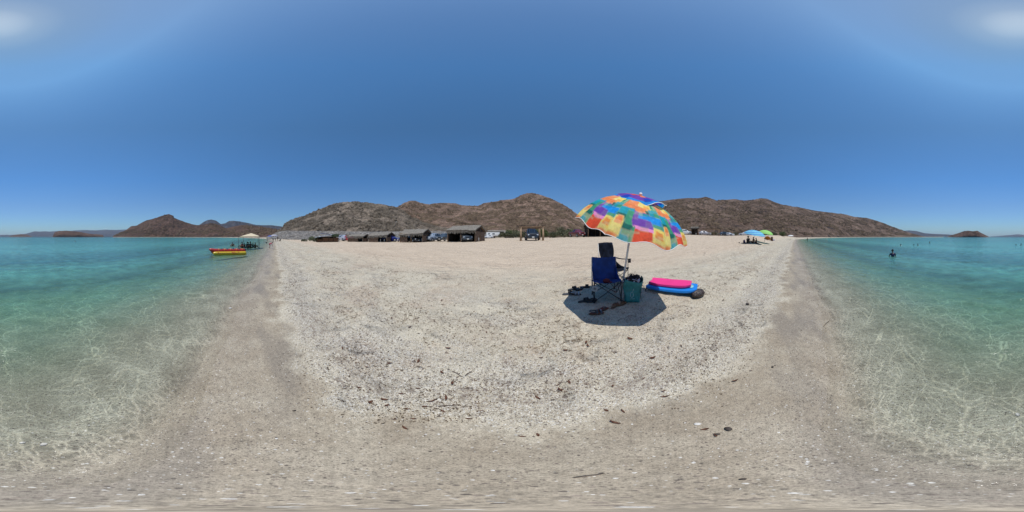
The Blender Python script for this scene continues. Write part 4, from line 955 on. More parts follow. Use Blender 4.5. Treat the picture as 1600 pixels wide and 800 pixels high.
# ---------------- banana boat
def banana():
    a, b = polar(327.5, 14.3), polar(384, 14.7); u = (b-a).normalized(); c = (a+b)/2; L = (b-a).length
    t = thing('banana_boat', 'red and yellow inflatable banana boat floating left of the canopy', 'inflatable boat', (c.x, c.y, 0), math.atan2(u.y, u.x))
    # local +x along the boat towards the beach, bow at -x
    YB = M('yellow_pvc', (.62,.44,.03), .3, var=.05, spec=.5); RB = M('red_pvc', (.42,.022,.02), .3, var=.06, spec=.5); BK = M('black_pvc', (.015,.015,.017), .5)
    h = L/2
    near = -1.0   # camera side
    for s_ in (-1, 1):
        o = MB().tube([(-h+.28, s_*.27, .20), (-h+.34, s_*.27, .17), (-h+.48, s_*.27, .15)]+[(x, s_*.27, .145) for x in np.linspace(-h+.7, h-.12, 8)]+[(h-.03, s_*.27, .145)], [.03,.10,.145]+[.155]*8+[.12], 20).build('side_tube', YB, t, True)
    pts = [(-h-.05,0,.50),(-h+.02,0,.47),(-h+.14,0,.42),(-h+.32,0,.37),(-h+.52,0,.345)]+[(x,0,.335) for x in np.linspace(-h+.75, h-.12, 8)]+[(h-.02,0,.335)]
    MB().tube(pts, [.02,.09,.135,.165,.175]+[.175]*8+[.13], 22).build('main_tube', RB, t, True)
    lower = MB().tube([(-h+.14,0,.34),(-h+.26,0,.24),(-h+.42,0,.18),(-h+.6,0,.16)], [.07,.12,.12,.08], 16); lower.build('bow_keel', RB, t, True)
    MB().tube([(-h+.28,0,.16),(-h+.17,-.02,.04),(-h+.06,-.04,-.12)], .012, 6).build('tow_rope', BK, t, True)
    xs = np.linspace(-h+.80, h-.35, 5)
    for x in xs:
        MB().tube([(x,-.15,.46),(x,-.06,.525),(x,.06,.525),(x,.15,.46)], .02, 8).build('grab_handle', M('yellow_strap', (.55,.38,.08), .6), t, True)
        m = MB(); 
        for i in range(9):
            pass
        m.tube([(x+.15,0,.385),(x+.32,0,.385)], .142, 22); m.build('seat_pad', BK, t, True)
        MB().tube([(x-.05,-.17,.37),(x-.0,-.19,.44),(x+.0,-.12,.50)], .012, 6).build('strap', M('yellow_strap'), t, True)
    panel = MB().tube([(-h+1.05,-.2715,.145),(h-.75,-.2715,.145)], .157, 20); 
    tc = bpy.data.curves.new('lettering', 'FONT'); tc.body = 'BANANA BOAT'; tc.size = .25; tc.align_x = 'CENTER'; tc.align_y = 'CENTER'; tc.extrude = .003; tc.offset = .011; tc.space_character = 1.12
    to = bpy.data.objects.new('lettering', tc); C.objects.link(to)
    dg = bpy.context.evaluated_depsgraph_get(); me = bpy.data.meshes.new_from_object(to.evaluated_get(dg)); bpy.data.objects.remove(to); bpy.data.curves.remove(tc)
    for v in me.vertices:          # wrap the letters on the tube's flank
        th = v.co.y/.158+R(14); x = v.co.x*1.0; v.co = Vector((x, -.27-(.1565+v.co.z)*math.cos(th), .145+(.1565+v.co.z)*math.sin(th)))
    me.materials.clear(); me.materials.append(RB); lt = bpy.data.objects.new('lettering', me); C.objects.link(lt); lt.parent = t
banana()

# ================================================================ BEACH TO THE RIGHT
def simple_umbrella(label, px, py_base, D, Rr, htop, hrim, mat, lean=(0, 0), poleM=None, group='distant beach umbrellas', n=8, base=None):
    p = base or at(px, D); t = thing('beach_umbrella', label, 'umbrella', p, 0, group)
    rt, tw = basis(px); axis = (Vector((0,0,1))+rt*lean[0]+tw*lean[1]).normalized(); Xa = (rt-axis*rt.dot(axis)).normalized(); Ya = axis.cross(Xa)
    top = axis*htop; W = Matrix.Translation(axis*hrim) @ Matrix((Xa, Ya, axis)).transposed().to_4x4()
    V = [W @ Vector((0,0,htop-hrim))]; F = []; m = 7; NN = n*4
    for j in range(1, m+1):
        v = j/m
        for i in range(NN):
            a = 2*math.pi*i/NN; fl = 1-.045*abs(math.sin(a*n/2))*v; V.append(W @ Vector((math.cos(a)*Rr*math.sin(v*1.25)/math.sin(1.25)*fl, math.sin(a)*Rr*math.sin(v*1.25)/math.sin(1.25)*fl, (htop-hrim)*(math.cos(v*1.25)-math.cos(1.25))/(1-math.cos(1.25))+.03*abs(math.sin(a*n/2))*v**3)))
    for i in range(NN): F.append((0, 1+i, 1+(i+1) % NN))
    for j in range(m-1):
        for i in range(NN): a = 1+j*NN+i; b = 1+j*NN+(i+1) % NN; F.append((a, a+NN, b+NN, b))
    obj('canopy', V, F, mat, t, True)
    MB().tube([Vector((0,0,-.1)), top], .022, 8).build('pole', poleM or M('white_painted_pole'), t, True)
    for k in range(n): 
        a = 2*math.pi*k/n; MB().tube([W @ Vector((math.cos(a)*Rr*.97, math.sin(a)*Rr*.97, -.005)), W @ Vector((math.cos(a)*Rr*.5, math.sin(a)*Rr*.5, (htop-hrim)*.78)), W @ Vector((0,0,(htop-hrim)*.97))], .006, 5).build('rib', M('rib_steel'), t, True)
    return t, p
g = NG('blue_striped_cloth'); v = g.objc(); rad = g.n('ShaderNodeVectorMath', {0: g.n('ShaderNodeVectorMath', {0: v, 1: (1,1,0)}, operation='MULTIPLY').outputs[0]}, operation='LENGTH').outputs['Value']
wvv = g.math('FRACT', g.math('MULTIPLY', g.math('ADD', g.n('ShaderNodeSeparateXYZ', {0: v}).outputs['Z'], g.math('MULTIPLY', g.noise(v, 3, 2), .1)), 4.2))
BSTR = g.done(g.bsdf(g.ramp(wvv, [(.0, (.04,.16,.50)), (.28, (.05,.20,.55)), (.34, (.25,.62,.62)), (.52, (.12,.50,.50)), (.60, (.10,.35,.60)), (.85, (.30,.62,.68)), (1.0, (.04,.16,.50))]), .7, None, 0, .2))
ub, pu = simple_umbrella('wide blue and turquoise striped beach umbrella over the sitting group on the right beach', 1176, 380, 21.5, 1.62, 1.78, 1.15, BSTR, (.16, .10), base=on(1177, 379.5))
pu = Vector(ub.location)
LIM = M('lime_cloth', (.30,.62,.16), .7, var=.05, trans=.15)
simple_umbrella('lime green beach umbrella behind the blue striped one', 1194, 371, 29, 1.35, 2.1, 1.5, LIM, (.16, .05), base=at(1194, 28), n=6)
WHC = M('off_white_cloth', (.7,.68,.66), .7)
simple_umbrella('small white beach umbrella far along the right beach near the waterline', 1235.5, 368, 70, 1.25, 2.0, 1.55, WHC, (0, 0))
simple_umbrella('grey beach umbrella beside the blue canopy far along the left beach', 428, 376, 52, 1.2, 2.1, 1.6, M('pale_grey_cloth', (.34,.33,.38), .7), (.05, 0), base=at(428.3, 54))
SG = 'people sitting under the blue striped umbrella'
rt, tw = basis(1175)
def near_u(dx, dt): q = pu+rt*dx+tw*dt; q.z = gz(q.x, q.y); return q
person('seated person in black with a pointed dark hat under the blue striped umbrella', near_u(-.75, .1), R(-83)+3.0, 'sit', BLK, BLK, 1.06, skinm=SKIND, hat=CL('black_straw', (.015,.015,.015)), group=SG)
person('person in brown print leaning back in the middle under the blue striped umbrella', near_u(-.1, .25), R(-83)+1.0, 'sitback', BRNC, BRNC, .95, skinm=SKIND, group=SG)
person('person in brown print with raised knees, rightmost under the blue striped umbrella', near_u(.45, .3), R(-83)+1.4, 'sit', BRNC, BRNC, .92, skinm=SKIND, group=SG)
def backpack(label, p, rz, mat, s_=1.0):
    t = thing('backpack', label, 'backpack', p, rz)
    m = MB().ell((0,0,.24*s_), (.17*s_,.13*s_,.25*s_), 16, 10); m.build('bag_body', mat, t, True)
    MB().ell((0,-.12*s_,.16*s_), (.12*s_,.05*s_,.12*s_), 12, 8).build('front_pocket', mat, t, True)
    for sx_ in (-1, 1): MB().tube([(sx_*.08*s_,.11*s_,.42*s_), (sx_*.09*s_,.17*s_,.28*s_), (sx_*.09*s_,.12*s_,.08*s_)], .014*s_, 6).build('shoulder_strap', M('black_webbing'), t, True)
backpack('purple backpack standing at the left end of the sitting group', near_u(-1.35, .1), .4, CL('purple_nylon', (.06,.04,.16)), 1.0)
bk = near_u(-.35, .3); rows = [[(x, y, .012+.01*math.sin(5*x+3*y)) for x in np.linspace(-1.25, 1.25, 20)] for y in np.linspace(-.45, .45, 8)]
v, f = sheet(rows, .006); o = obj('beach_blanket', v, f, CL('dark_blanket_cloth', (.025,.018,.022)), None, True); o.location = bk+Vector((0,0,.01)); o.rotation_euler = (0, 0, math.atan2(rt.y, rt.x)); tag(o, 'dark blanket spread under the group by the blue striped umbrella', 'blanket')
m = MB().ell((0,0,.06), (.26,.10,.07), 12, 7); o = m.build('duffel_bag', CL('black_nylon', (.012,.012,.014)), None, True); o.location = near_u(-2.1, .1); tag(o, 'small black bag on the sand left of the sitting group', 'bag')
# pop-up shelter
def popup(px, py):
    p = on(px, py); rt, tw = basis(px); t = thing('popup_tent', 'low orange and dark purple pop-up beach shelter right of the blue umbrella', 'tent', p, math.atan2(rt.y, rt.x))
    def dome(u0, u1, mat, name):
        V = []; F = []; nu, nv = 14, 10
        for i in range(nu):
            a = math.pi*(u0+(u1-u0)*i/(nu-1))
            for j in range(nv):
                b = math.pi/2*j/(nv-1); V.append((-.78*math.cos(a)*math.cos(b*.0+0)*(1-.0), .55*math.sin(b*2-.9 if False else b)*math.sin(a)*.9-.15, .80*math.sin(a)*math.cos(b)))
        obj(name, V, [tuple(map(int, f)) for f in grid_faces(nu, nv)], mat, t, True)
    dome(.30, 1.0, M('orange_nylon', (.62,.22,.03), .6, var=.2, scale=3), 'orange_panel'); dome(0, .30, CL('dark_purple_nylon', (.05,.02,.05)), 'purple_panel')
    MB().tube([(-.78*math.cos(a), -.155, .80*math.sin(a)) for a in np.linspace(0, math.pi, 16)], .014, 6).build('hoop', M('black_webbing'), t, True)
popup(1199, 376)
p = on(1209, 376); rows = [[(x, y, .10+.03*math.sin(3*x)+.02*math.cos(5*y)) for x in np.linspace(-.45, .45, 10)] for y in np.linspace(-.25, .25, 6)]
v, f = sheet(rows, .09); o = obj('air_mattress', v, f, M('blue_vinyl', (.08,.12,.42), .4), None, True); o.location = p; tag(o, 'blue air mattress on the sand right of the orange shelter', 'air mattress')
p = at(1206, 38); t = thing('rubbish_barrel', 'brown rusty barrel standing behind the lime umbrella', 'barrel', p); MB().tube([(0,0,0),(0,0,.28),(0,0,.29),(0,0,.6),(0,0,.61),(0,0,.9)], [.28,.28,.295,.295,.28,.28], 18).build('drum', M('rusty_drum', (.11,.06,.04), .8, var=.4), t, True); MB().tube([(0,0,.885),(0,0,.925)], .295, 18).build('rim', M('rusty_drum'), t, True)
# far left beach group
a = at(417.5, 55); b = at(425.5, 55); b.z = a.z; dv = (b-a).normalized(); nv_ = Vector((dv.y, -dv.x, 0)); nv_ = nv_ if nv_.dot(a) > 0 else -nv_
canopy('small blue canopy far along the left beach at the waterline', [Vector((q.x, q.y, 0)) for q in (a, b, b+nv_*2.2, a+nv_*2.2)], 1.95, 1.62, M('blue_tent_fabric', (.03,.10,.42), .7), base_z=max(gz(a.x, a.y), 0), name='canopy_tent')
for px, dd, ps, tp, lab in ((427.0, 52, 'stand', WHT, 'pale clothed person standing beneath the far blue canopy'), (430.6, 51, 'stand', WHT, 'person in white standing beside the far grey umbrella'), (434.0, 53, 'stand', BLK, 'person in black standing right of the far grey umbrella'), (437.5, 50, 'sitback', BLK, 'person in black lying back on the sand right of the far grey umbrella')):
    person(lab, at(px, dd), face(px)+rnd.uniform(0, 6), ps, tp, BLK, 1.0 if ps != 'stand' else .9, skinm=SKIND)
p = polar(416.4, 43); m = MB().ell((0,0,.05), (.34,.20,.16), 14, 8); o = m.build('float_ring', CL('black_rubber_float', (.012,.012,.015)), None, True); o.location = p; tag(o, 'black float lying on the water before the far blue canopy', 'float')
# ================================================================ VEHICLES
GLASS = M('tinted_car_glass', (.02,.028,.035), .08, var=.05, spec=.8, bump=0); TYRE = M('tyre_rubber', (.018,.018,.019), .85); RIM = M('alloy_rim', (.35,.36,.38), .3, .7); BLKP = M('black_plastic', (.02,.02,.022), .6)
LAMPG = M('headlamp_glass', (.62,.66,.70), .15, var=.1, spec=.8); REDL = M('tail_lamp_glass', (.35,.015,.012), .2, spec=.8); PLATE = M('plate_white', (.7,.7,.66), .5, var=.03)
KINDS = {
 # x, z low, z belt, z roof, belt half width, roof half width   (front at -x)
 'suv': [(-2.30,.42,.72,.74,.74,.60),(-2.18,.30,.94,.98,.88,.72),(-1.45,.26,1.02,1.07,.93,.78),(-1.02,.26,1.06,1.12,.94,.76),(-.38,.26,1.08,1.60,.94,.64),(.2,.26,1.09,1.70,.94,.66),(1.05,.26,1.10,1.68,.94,.65),(1.85,.28,1.10,1.58,.92,.62),(2.18,.34,1.06,1.12,.90,.70),(2.30,.44,.86,.88,.80,.66)],
 'sedan': [(-2.25,.36,.62,.64,.72,.58),(-2.10,.24,.78,.80,.85,.70),(-1.35,.20,.86,.90,.89,.76),(-.90,.20,.90,.96,.90,.74),(-.15,.20,.92,1.36,.90,.60),(.45,.20,.93,1.42,.90,.60),(1.0,.20,.94,1.36,.90,.60),(1.60,.22,.95,1.02,.89,.70),(2.10,.26,.92,.95,.86,.72),(2.25,.38,.74,.76,.76,.64)],
 'pickup': [(-2.50,.46,.78,.80,.76,.62),(-2.36,.36,1.00,1.04,.90,.74),(-1.55,.34,1.08,1.13,.94,.80),(-1.15,.34,1.12,1.18,.95,.76),(-.60,.34,1.14,1.66,.95,.64),(.0,.34,1.15,1.74,.95,.66),(.62,.34,1.16,1.70,.95,.65),(.72,.34,1.16,1.18,.95,.90),(2.40,.38,1.16,1.18,.94,.90),(2.50,.44,1.10,1.12,.92,.88)],
}
def car(label, px, D, yaw, kind, paint, group='vehicles parked behind the beach', name='parked_car', scale=1.0, z=None, base=None):
    """yaw: turn of the car's nose away from pointing straight at the eye, anticlockwise from above"""
    p = base or at(px, D); a = az(px)
    nose = math.atan2(-math.cos(a), -math.sin(a))+yaw      # direction of the nose
    t = thing(name, label, 'car' if kind != 'pickup' else 'pickup truck', p, nose-math.pi, group); t.scale = (scale,)*3
    st = KINDS[kind]; V = []; F = []
    for x, zl, zb, zr, wb, wr in st:
        zs = zl+(zb-zl)*.45
        V += [(x, -wb*.90, zl), (x, -wb*1.0, zs), (x, -wb*.97, zb), (x, -wr, zr), (x, -wr*.5, zr+.03), (x, wr*.5, zr+.03), (x, wr, zr), (x, wb*.97, zb), (x, wb*1.0, zs), (x, wb*.90, zl)]
    n = 10
    for i in range(len(st)-1):
        for j in range(n): k = i*n+j; k2 = i*n+(j+1) % n; F.append((k, k2, k2+n, k+n))
    F.append(tuple(range(n))[::-1]); F.append(tuple(len(V)-n+j for j in range(n)))
    o = obj('body', V, F, paint, t, True)
    try: o.data.set_sharp_from_angle(angle=R(38))
    except Exception: pass
    cab = [i for i, s_ in enumerate(st) if s_[3]-s_[2] > .2]; f0, f1 = cab[0], cab[-1]
    def quad(pts, name_, mat, off=.012):
        P4 = [Vector(q) for q in pts]; nrm = (P4[1]-P4[0]).cross(P4[2]-P4[0]).normalized(); c = sum(P4, Vector())/4
        if nrm.dot(c-Vector((0,0,.8))) < 0: nrm = -nrm; 
        sh = [c+(q-c)*.90 for q in P4]; vs = [q+nrm*off for q in sh]+[q-nrm*.01 for q in sh]
        obj(name_, vs, [(0,1,2,3),(7,6,5,4),(0,4,5,1),(1,5,6,2),(2,6,7,3),(3,7,4,0)], mat, t)
    A, B = st[f0-1], st[f0]
    quad([(A[0]+.03,-A[5]*.98,A[3]+.01),(A[0]+.03,A[5]*.98,A[3]+.01),(B[0],B[5],B[3]),(B[0],-B[5],B[3])], 'windscreen', GLASS, .02)
    E_, G_ = st[f1], st[f1+1]
    quad([(E_[0],-E_[5],E_[3]),(E_[0],E_[5],E_[3]),(G_[0]-.02,G_[5]*.9,G_[3]+.02),(G_[0]-.02,-G_[5]*.9,G_[3]+.02)], 'rear_window', GLASS, .02)
    for s_ in (-1, 1):
        for i in range(f0, f1):
            a_, b_ = st[i], st[i+1]
            quad([(a_[0]+(.0),s_*a_[4]*.97,a_[2]+.02),(b_[0],s_*b_[4]*.97,b_[2]+.02),(b_[0],s_*b_[5],b_[3]-.03),(a_[0],s_*a_[5],a_[3]-.03)], 'side_window', GLASS, .01)
        MB().ell((st[f0-1][0]+.32, s_*1.02, st[f0-1][2]+.06), (.08,.10,.07), 10, 6).build('wing_mirror', paint, t, True)
        MB().box((st[0][0]+.10, s_*.62, st[1][2]-.15), (.16,.34,.14), Matrix.Rotation(R(s_*12), 3, 'Z')).build('headlight', LAMPG, t, bevel=.03)
        MB().box((st[-1][0]-.04, s_*.72, st[-1][2]-.10), (.12,.22,.20)).build('tail_light', REDL, t, bevel=.03)
    MB().box((st[0][0]+.03, 0, st[1][2]-.17), (.10,.82,.15)).build('grille', BLKP, t, bevel=.02)
    MB().box((st[0][0]+.06, 0, st[0][1]-.04), (.20,1.55,.20)).build('bumper', BLKP if kind != 'sedan' else paint, t, bevel=.05)
    MB().box((st[0][0]-.045, 0, st[0][1]+.06), (.02,.34,.13)).build('number_plate', PLATE, t, bevel=.004)
    wr_ = .36 if kind != 'sedan' else .32
    fx, rx = st[0][0]+.88, st[-1][0]-.92
    for x in (fx, rx):
        for s_ in (-1, 1):
            MB().prism([(x+(wr_+.07)*math.cos(q), (wr_+.07)*math.sin(q)) for q in np.linspace(-.35, math.pi+.35, 16)], s_*.90, s_*.958, Matrix(((1,0,0,0),(0,0,1,0),(0,1,0,wr_),(0,0,0,1)))).build('wheel_arch', BLKP, t)
            w_ = MB().tube([(x, s_*.80, wr_), (x, s_*.82, wr_), (x, s_*.96, wr_), (x, s_*.985, wr_)], [wr_*.9, wr_, wr_, wr_*.9], 22).build('wheel', TYRE, t, True)
            r2 = MB().tube([(x, s_*.95, wr_), (x, s_*.994, wr_)], wr_*.62, 16); r2.build('rim', RIM, w_, True)
    if kind == 'pickup':
        MB().box((1.58, 0, 1.17), (1.62,1.62,.05)).build('bed_opening', BLKP, t)
    if kind == 'suv':
        for s_ in (-1, 1): MB().tube([(-.2,s_*.58,1.74),(-.1,s_*.58,1.78),(1.5,s_*.58,1.74),(1.6,s_*.58,1.68)], .02, 6).build('roof_rail', BLKP, t, True)
    return t
PT = lambda n, c: M(n, c, .28, 0, var=.03, scale=2, bump=0, spec=.5, coat=.6)
P_WH, P_SI, P_BK, P_BL, P_RD, P_MR, P_GY, P_SB = PT('white_car_paint', (.62,.63,.64)), PT('silver_car_paint', (.36,.37,.42)), PT('black_car_paint', (.015,.018,.024)), PT('deep_blue_car_paint', (.012,.018,.16)), PT('red_car_paint', (.36,.015,.02)), PT('maroon_car_paint', (.13,.012,.016)), PT('grey_car_paint', (.05,.06,.07)), PT('silver_blue_car_paint', (.26,.31,.38))
car('dark small suv parked under the bare log frame shelter', 830.5, 27.6, R(6), 'suv', P_BK, name='parked_suv', scale=1.06)
car('maroon pickup parked in the open left of the umbrella canopy', 901.5, 36.5, R(30), 'pickup', P_MR, name='pickup_truck', scale=.95)
car('dark suv with bright headlights inside the large thatched shelter', 727.5, 29.2, R(10), 'suv', P_GY, name='parked_suv', scale=.98)
car('silver blue suv, left one of the two parked between the thatched shelters', 677, 35.5, R(-38), 'suv', P_SB, name='parked_suv', scale=.95)
car('dark grey pickup right of the silver blue suv', 695, 35.5, R(-30), 'pickup', P_GY, name='pickup_truck', scale=.9)
car('dark car in deep shade under the thatched shelter left of the suvs', 647, 34.5, R(25), 'sedan', P_BK)
car('deep blue hatchback parked right of the second thatched shelter', 611.5, 38.5, R(62), 'sedan', P_BL)
car('red car parked behind the leftmost thatched shelter', 545.5, 47, R(40), 'sedan', P_RD)
car('grey car between the low shed and the red car', 536.5, 49, R(25), 'suv', P_SI, name='parked_suv')
car('white car far back before the white walled site', 763, 74, R(-70), 'sedan', P_WH)
car('tiny pale car far off in the scrub right of the white walled site', 802.5, 95, R(-80), 'sedan', P_SI)
car('white suv half hidden by the umbrella canopy', 1070.5, 58, R(110), 'suv', P_WH, name='parked_suv')
car('silver sedan parked right of the dark hut', 1100.5, 60, R(105), 'sedan', P_SI, scale=1.08)
car('open dark utility vehicle near the post shelter on the right', 1129.5, 62, R(-60), 'suv', P_BK, name='parked_suv', scale=.85)
car('white car just right of the dark utility vehicle', 1139.5, 62, R(60), 'sedan', P_WH, scale=.85)
car('white car seen beneath the left rim of the blue striped umbrella', 1163.5, 60, R(-95), 'sedan', P_WH, scale=.95)
car('grey car far back under the lime umbrella', 1194.5, 75, R(-95), 'sedan', P_GY)

# ================================================================ HUTS
g = NG('dry_palm_thatch'); v = g.objc(); sv = g.n('ShaderNodeVectorMath', {0: v, 1: (9,1.2,1.2)}, operation='MULTIPLY').outputs[0]
n = g.noise(sv, 3.0, 5, .7); THATCH = g.done(g.bsdf(g.ramp(n, [(.30, (.05,.042,.035)), (.5, (.19,.168,.14)), (.70, (.42,.40,.36))]), .95, g.bump(n, 1.0, .08), 0, .05))
g = NG('rough_log_bark'); v = g.objc(); n = g.noise(g.n('ShaderNodeVectorMath', {0: v, 1: (4,4,.6)}, operation='MULTIPLY').outputs[0], 4.0, 4, .7); LOG = g.done(g.bsdf(g.ramp(n, [(.3, (.10,.065,.042)), (.7, (.26,.18,.12))]), .9, g.bump(n, .8, .03), 0, .1))
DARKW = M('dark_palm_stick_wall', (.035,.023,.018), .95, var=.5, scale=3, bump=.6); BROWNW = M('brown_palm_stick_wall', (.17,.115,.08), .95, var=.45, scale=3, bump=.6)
def slope(mb, a, b, c, d, th=.16, n=10, m=5, rag=.12, seed=1):
    """thick ragged thatch slab a-b (ridge) to d-c (eave)"""
    rg = random.Random(seed); rows = []
    for i in range(n+1):
        u = i/n; r_ = []
        for j in range(m+1):
            v = j/m; p = (a*(1-u)+b*u)*(1-v)+(d*(1-u)+c*u)*v; p = p+Vector((0,0,rg.uniform(-.05,.05))); 
            if j == m: p = p+(d-a).normalized()*rg.uniform(-rag, rag)
            r_.append(p)
        rows.append(r_)
    v, f = sheet(rows, th); mb.add(v, f)
def fringe(mb, d, c, drop, seed, k=46):
    rg = random.Random(seed); dirv = (c-d); L = dirv.length; dirv.normalize(); out = Vector((dirv.y, -dirv.x, 0))
    for i in range(k):
        x = (i+rg.random()*.8)/k*L; w_ = L/k*rg.uniform(.5, 1.1); h = drop*rg.uniform(.4, 1.25); o = rg.uniform(-.06, .06)
        p = d+dirv*x+out*o; mb.add([p, p+dirv*w_, p+dirv*w_*.7+out*.03-Vector((0,0,h)), p+dirv*w_*.25+out*.03-Vector((0,0,h*.85)), p+out*.03, p+dirv*w_+out*.03], [(0,1,2,3),(4,3,2,5),(0,3,4),(1,5,2)])
def palapa(label, px, D, Wd, Dp, eave, ridge, yaw, back=True, side=True, seed=1, frontwall=0.0, sag=.0, scale=1.0, base=None, half=.9):
    """thatched open shelter; ridge runs left-right, the open front faces the eye before the yaw"""
    p = base or at(px, D); a = az(px); t = thing('thatched_shelter', label, 'shelter', p, -a+yaw, 'open thatched shelters along the back of the beach')
    t.scale = (scale,)*3
    w_, d_ = Wd/2, Dp/2; o_ = .25
    m = MB(); slope(m, Vector((-w_-o_,0,ridge)), Vector((w_+o_,0,ridge)), Vector((w_+o_,-d_-.35,eave-.05)), Vector((-w_-o_,-d_-.35,eave-.05-sag)), seed=seed); fringe(m, Vector((-w_-o_,-d_-.37,eave-.08-sag)), Vector((w_+o_,-d_-.37,eave-.08)), .42, seed)
    m.build('front_thatch', THATCH, t)
    m = MB(); slope(m, Vector((w_+o_,.02,ridge)), Vector((-w_-o_,.02,ridge)), Vector((-w_-o_,d_+.35,eave-.05)), Vector((w_+o_,d_+.35,eave-.05)), seed=seed+1); fringe(m, Vector((w_+o_,d_+.37,eave-.08)), Vector((-w_-o_,d_+.37,eave-.08)), .35, seed+1)
    m.build('rear_thatch', THATCH, t)
    rc = MB().tube([(-w_-o_-.05,0,ridge+.03),(0,0,ridge+.05),(w_+o_+.05,0,ridge+.03)], .09, 8); rc.build('ridge_roll', M('dark_thatch_ridge', (.07,.06,.05), .95, var=.4), t, True)
    rg = random.Random(seed)
    for sx_ in (-1, 0, 1):
        for sy in (-1, 1):
            if sx_ == 0 and Wd < 4.6: continue
            MB().tube([(sx_*w_, sy*d_, -.1), (sx_*w_+rg.uniform(-.05,.05), sy*d_, eave*.5), (sx_*w_, sy*d_, eave)], [.10,.09,.085], 9).build('post', LOG, t, True)
    for sy in (-1, 1): MB().tube([(-w_-.2, sy*d_, eave), (w_+.2, sy*d_, eave)], .07, 8).build('eave_beam', LOG, t, True)
    for sx_ in (-1, 1):
        MB().tube([(sx_*w_, -d_, eave), (sx_*w_, 0, ridge-.08)], .055, 7).build('rafter', LOG, t, True); MB().tube([(sx_*w_, d_, eave), (sx_*w_, 0, ridge-.08)], .055, 7).build('rafter', LOG, t, True)
        MB().tube([(sx_*w_, 0, -.1), (sx_*w_, 0, ridge-.08)], .07, 8).build('king_post', LOG, t, True)
        g_ = MB().add([(sx_*(w_-.06), -d_*.95, eave), (sx_*(w_-.06), d_*.95, eave), (sx_*(w_-.06), 0, ridge-.12), (sx_*(w_-.10), -d_*.95, eave), (sx_*(w_-.10), d_*.95, eave), (sx_*(w_-.10), 0, ridge-.12)], [(0,1,2),(5,4,3),(0,3,4,1),(1,4,5,2),(2,5,3,0)]); g_.build('gable_wall', DARKW, t)
    def stickwall(name_, A, B, h, mat, seed_):
        rg = random.Random(seed_); m = MB(); A = Vector(A); B = Vector(B); L = (B-A).length; k = int(L/.09); u = (B-A).normalized()
        for i in range(k):
            hh = h*rg.uniform(.93, 1.04); q = A+u*((i+.5)/k*L); m.box(q+Vector((0,0,hh/2)), (.082 if abs(u.x) > .5 else .05, .082 if abs(u.y) > .5 else .05, hh))
        m.build(name_, mat, t)
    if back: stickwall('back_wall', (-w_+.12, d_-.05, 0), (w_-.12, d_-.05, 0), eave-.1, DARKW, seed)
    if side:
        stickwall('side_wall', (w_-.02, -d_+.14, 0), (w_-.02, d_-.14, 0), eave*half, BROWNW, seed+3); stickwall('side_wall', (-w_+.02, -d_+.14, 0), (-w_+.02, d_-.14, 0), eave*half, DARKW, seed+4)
    if frontwall: stickwall('low_front_wall', (-w_+.12, -d_+.02, 0), (-w_+.12+frontwall*(Wd-.3), -d_+.02, 0), .95, BROWNW, seed+5)
    return t
palapa('large thatched shelter with a shaggy fringe right of the two parked suvs', 729.5, 30.2, 5.2, 5.0, 1.78, 2.62, -R(24), seed=3, half=.95)
palapa('mid sized thatched shelter with drooping left eave left of the two suvs', 650, 35.0, 5.1, 4.6, 1.6, 2.4, -R(26), seed=7, frontwall=.32, sag=.25, half=.8)
palapa('thatched shelter with swaybacked roof behind the deep blue car', 597, 38.5, 4.4, 4.4, 1.35, 1.95, -R(26), seed=11, frontwall=.5, sag=.2, half=.8)
palapa('leftmost low thatched shelter beside the red car', 561.5, 41, 4.2, 4.0, 1.15, 1.62, -R(30), seed=15, frontwall=.7, half=.7)
palapa('thatched shelter half hidden by the left edge of the umbrella canopy', 934, 36.5, 5.2, 4.4, 2.1, 2.7, R(14), seed=19)
palapa('small dark square hut between the white suv and the silver sedan', 1086, 59, 2.3, 2.4, 2.35, 2.6, R(-8), seed=23, half=.95)
# bare log frame
LOGT = M('tan_peeled_log', (.30,.205,.125), .85, var=.3, scale=3, bump=.6)
def frame_shelter(label, px, D, Wd, Dp, h, yaw, posts=2, roof=True, twigs=True):
    p = at(px, D); t = thing('log_frame_shelter', label, 'shelter', p, -az(px)+yaw, 'bare log frame shelters'); w_, d_ = Wd/2, Dp/2
    for sy in (-1, 1):
        for k in range(posts):
            x = -w_+Wd*k/(posts-1); MB().tube([(x, sy*d_, -.1), (x+.04, sy*d_, h*.5), (x, sy*d_, h)], [.17,.16,.15] if posts == 2 else [.07,.06,.06], 10).build('post', LOGT, t, True)
        MB().tube([(-w_-.25, sy*d_, h+.04), (w_+.25, sy*d_, h+.04)], (.12 if posts == 2 else .05), 9).build('beam', LOG, t, True)
    rg = random.Random(int(px))
    for k in range(9): x = -w_+Wd*k/8; MB().tube([(x, -d_-.3, h+.16), (x+rg.uniform(-.1,.1), d_+.3, h+.16)], .045, 7).build('roof_pole', LOG, t, True)
    if twigs:
        m = MB()
        for k in range(160): a = Vector((rg.uniform(-w_-.3, w_+.3), rg.uniform(-d_-.3, d_+.3), h+.2+rg.uniform(0, .08))); m.tube([a, a+Vector((rg.uniform(-.6,.6), rg.uniform(-.3,.3), rg.uniform(-.02,.07)))], .018, 4)
        m.build('dead_fronds', DARKW, t)
    return t
frame_shelter('bare log frame shelter of two thick posts and a brush roof over the dark suv', 829.5, 27.4, 3.45, 4.4, 1.95, R(4))
frame_shelter('long low post shelter with a thin brush roof on the right before the long ridge', 1111.5, 56, 5.2, 3.2, 2.0, R(-10), posts=4)
frame_shelter('low flat shelter behind the grey car and the red car', 539, 53, 4.6, 3.2, 1.55, R(10), posts=3)
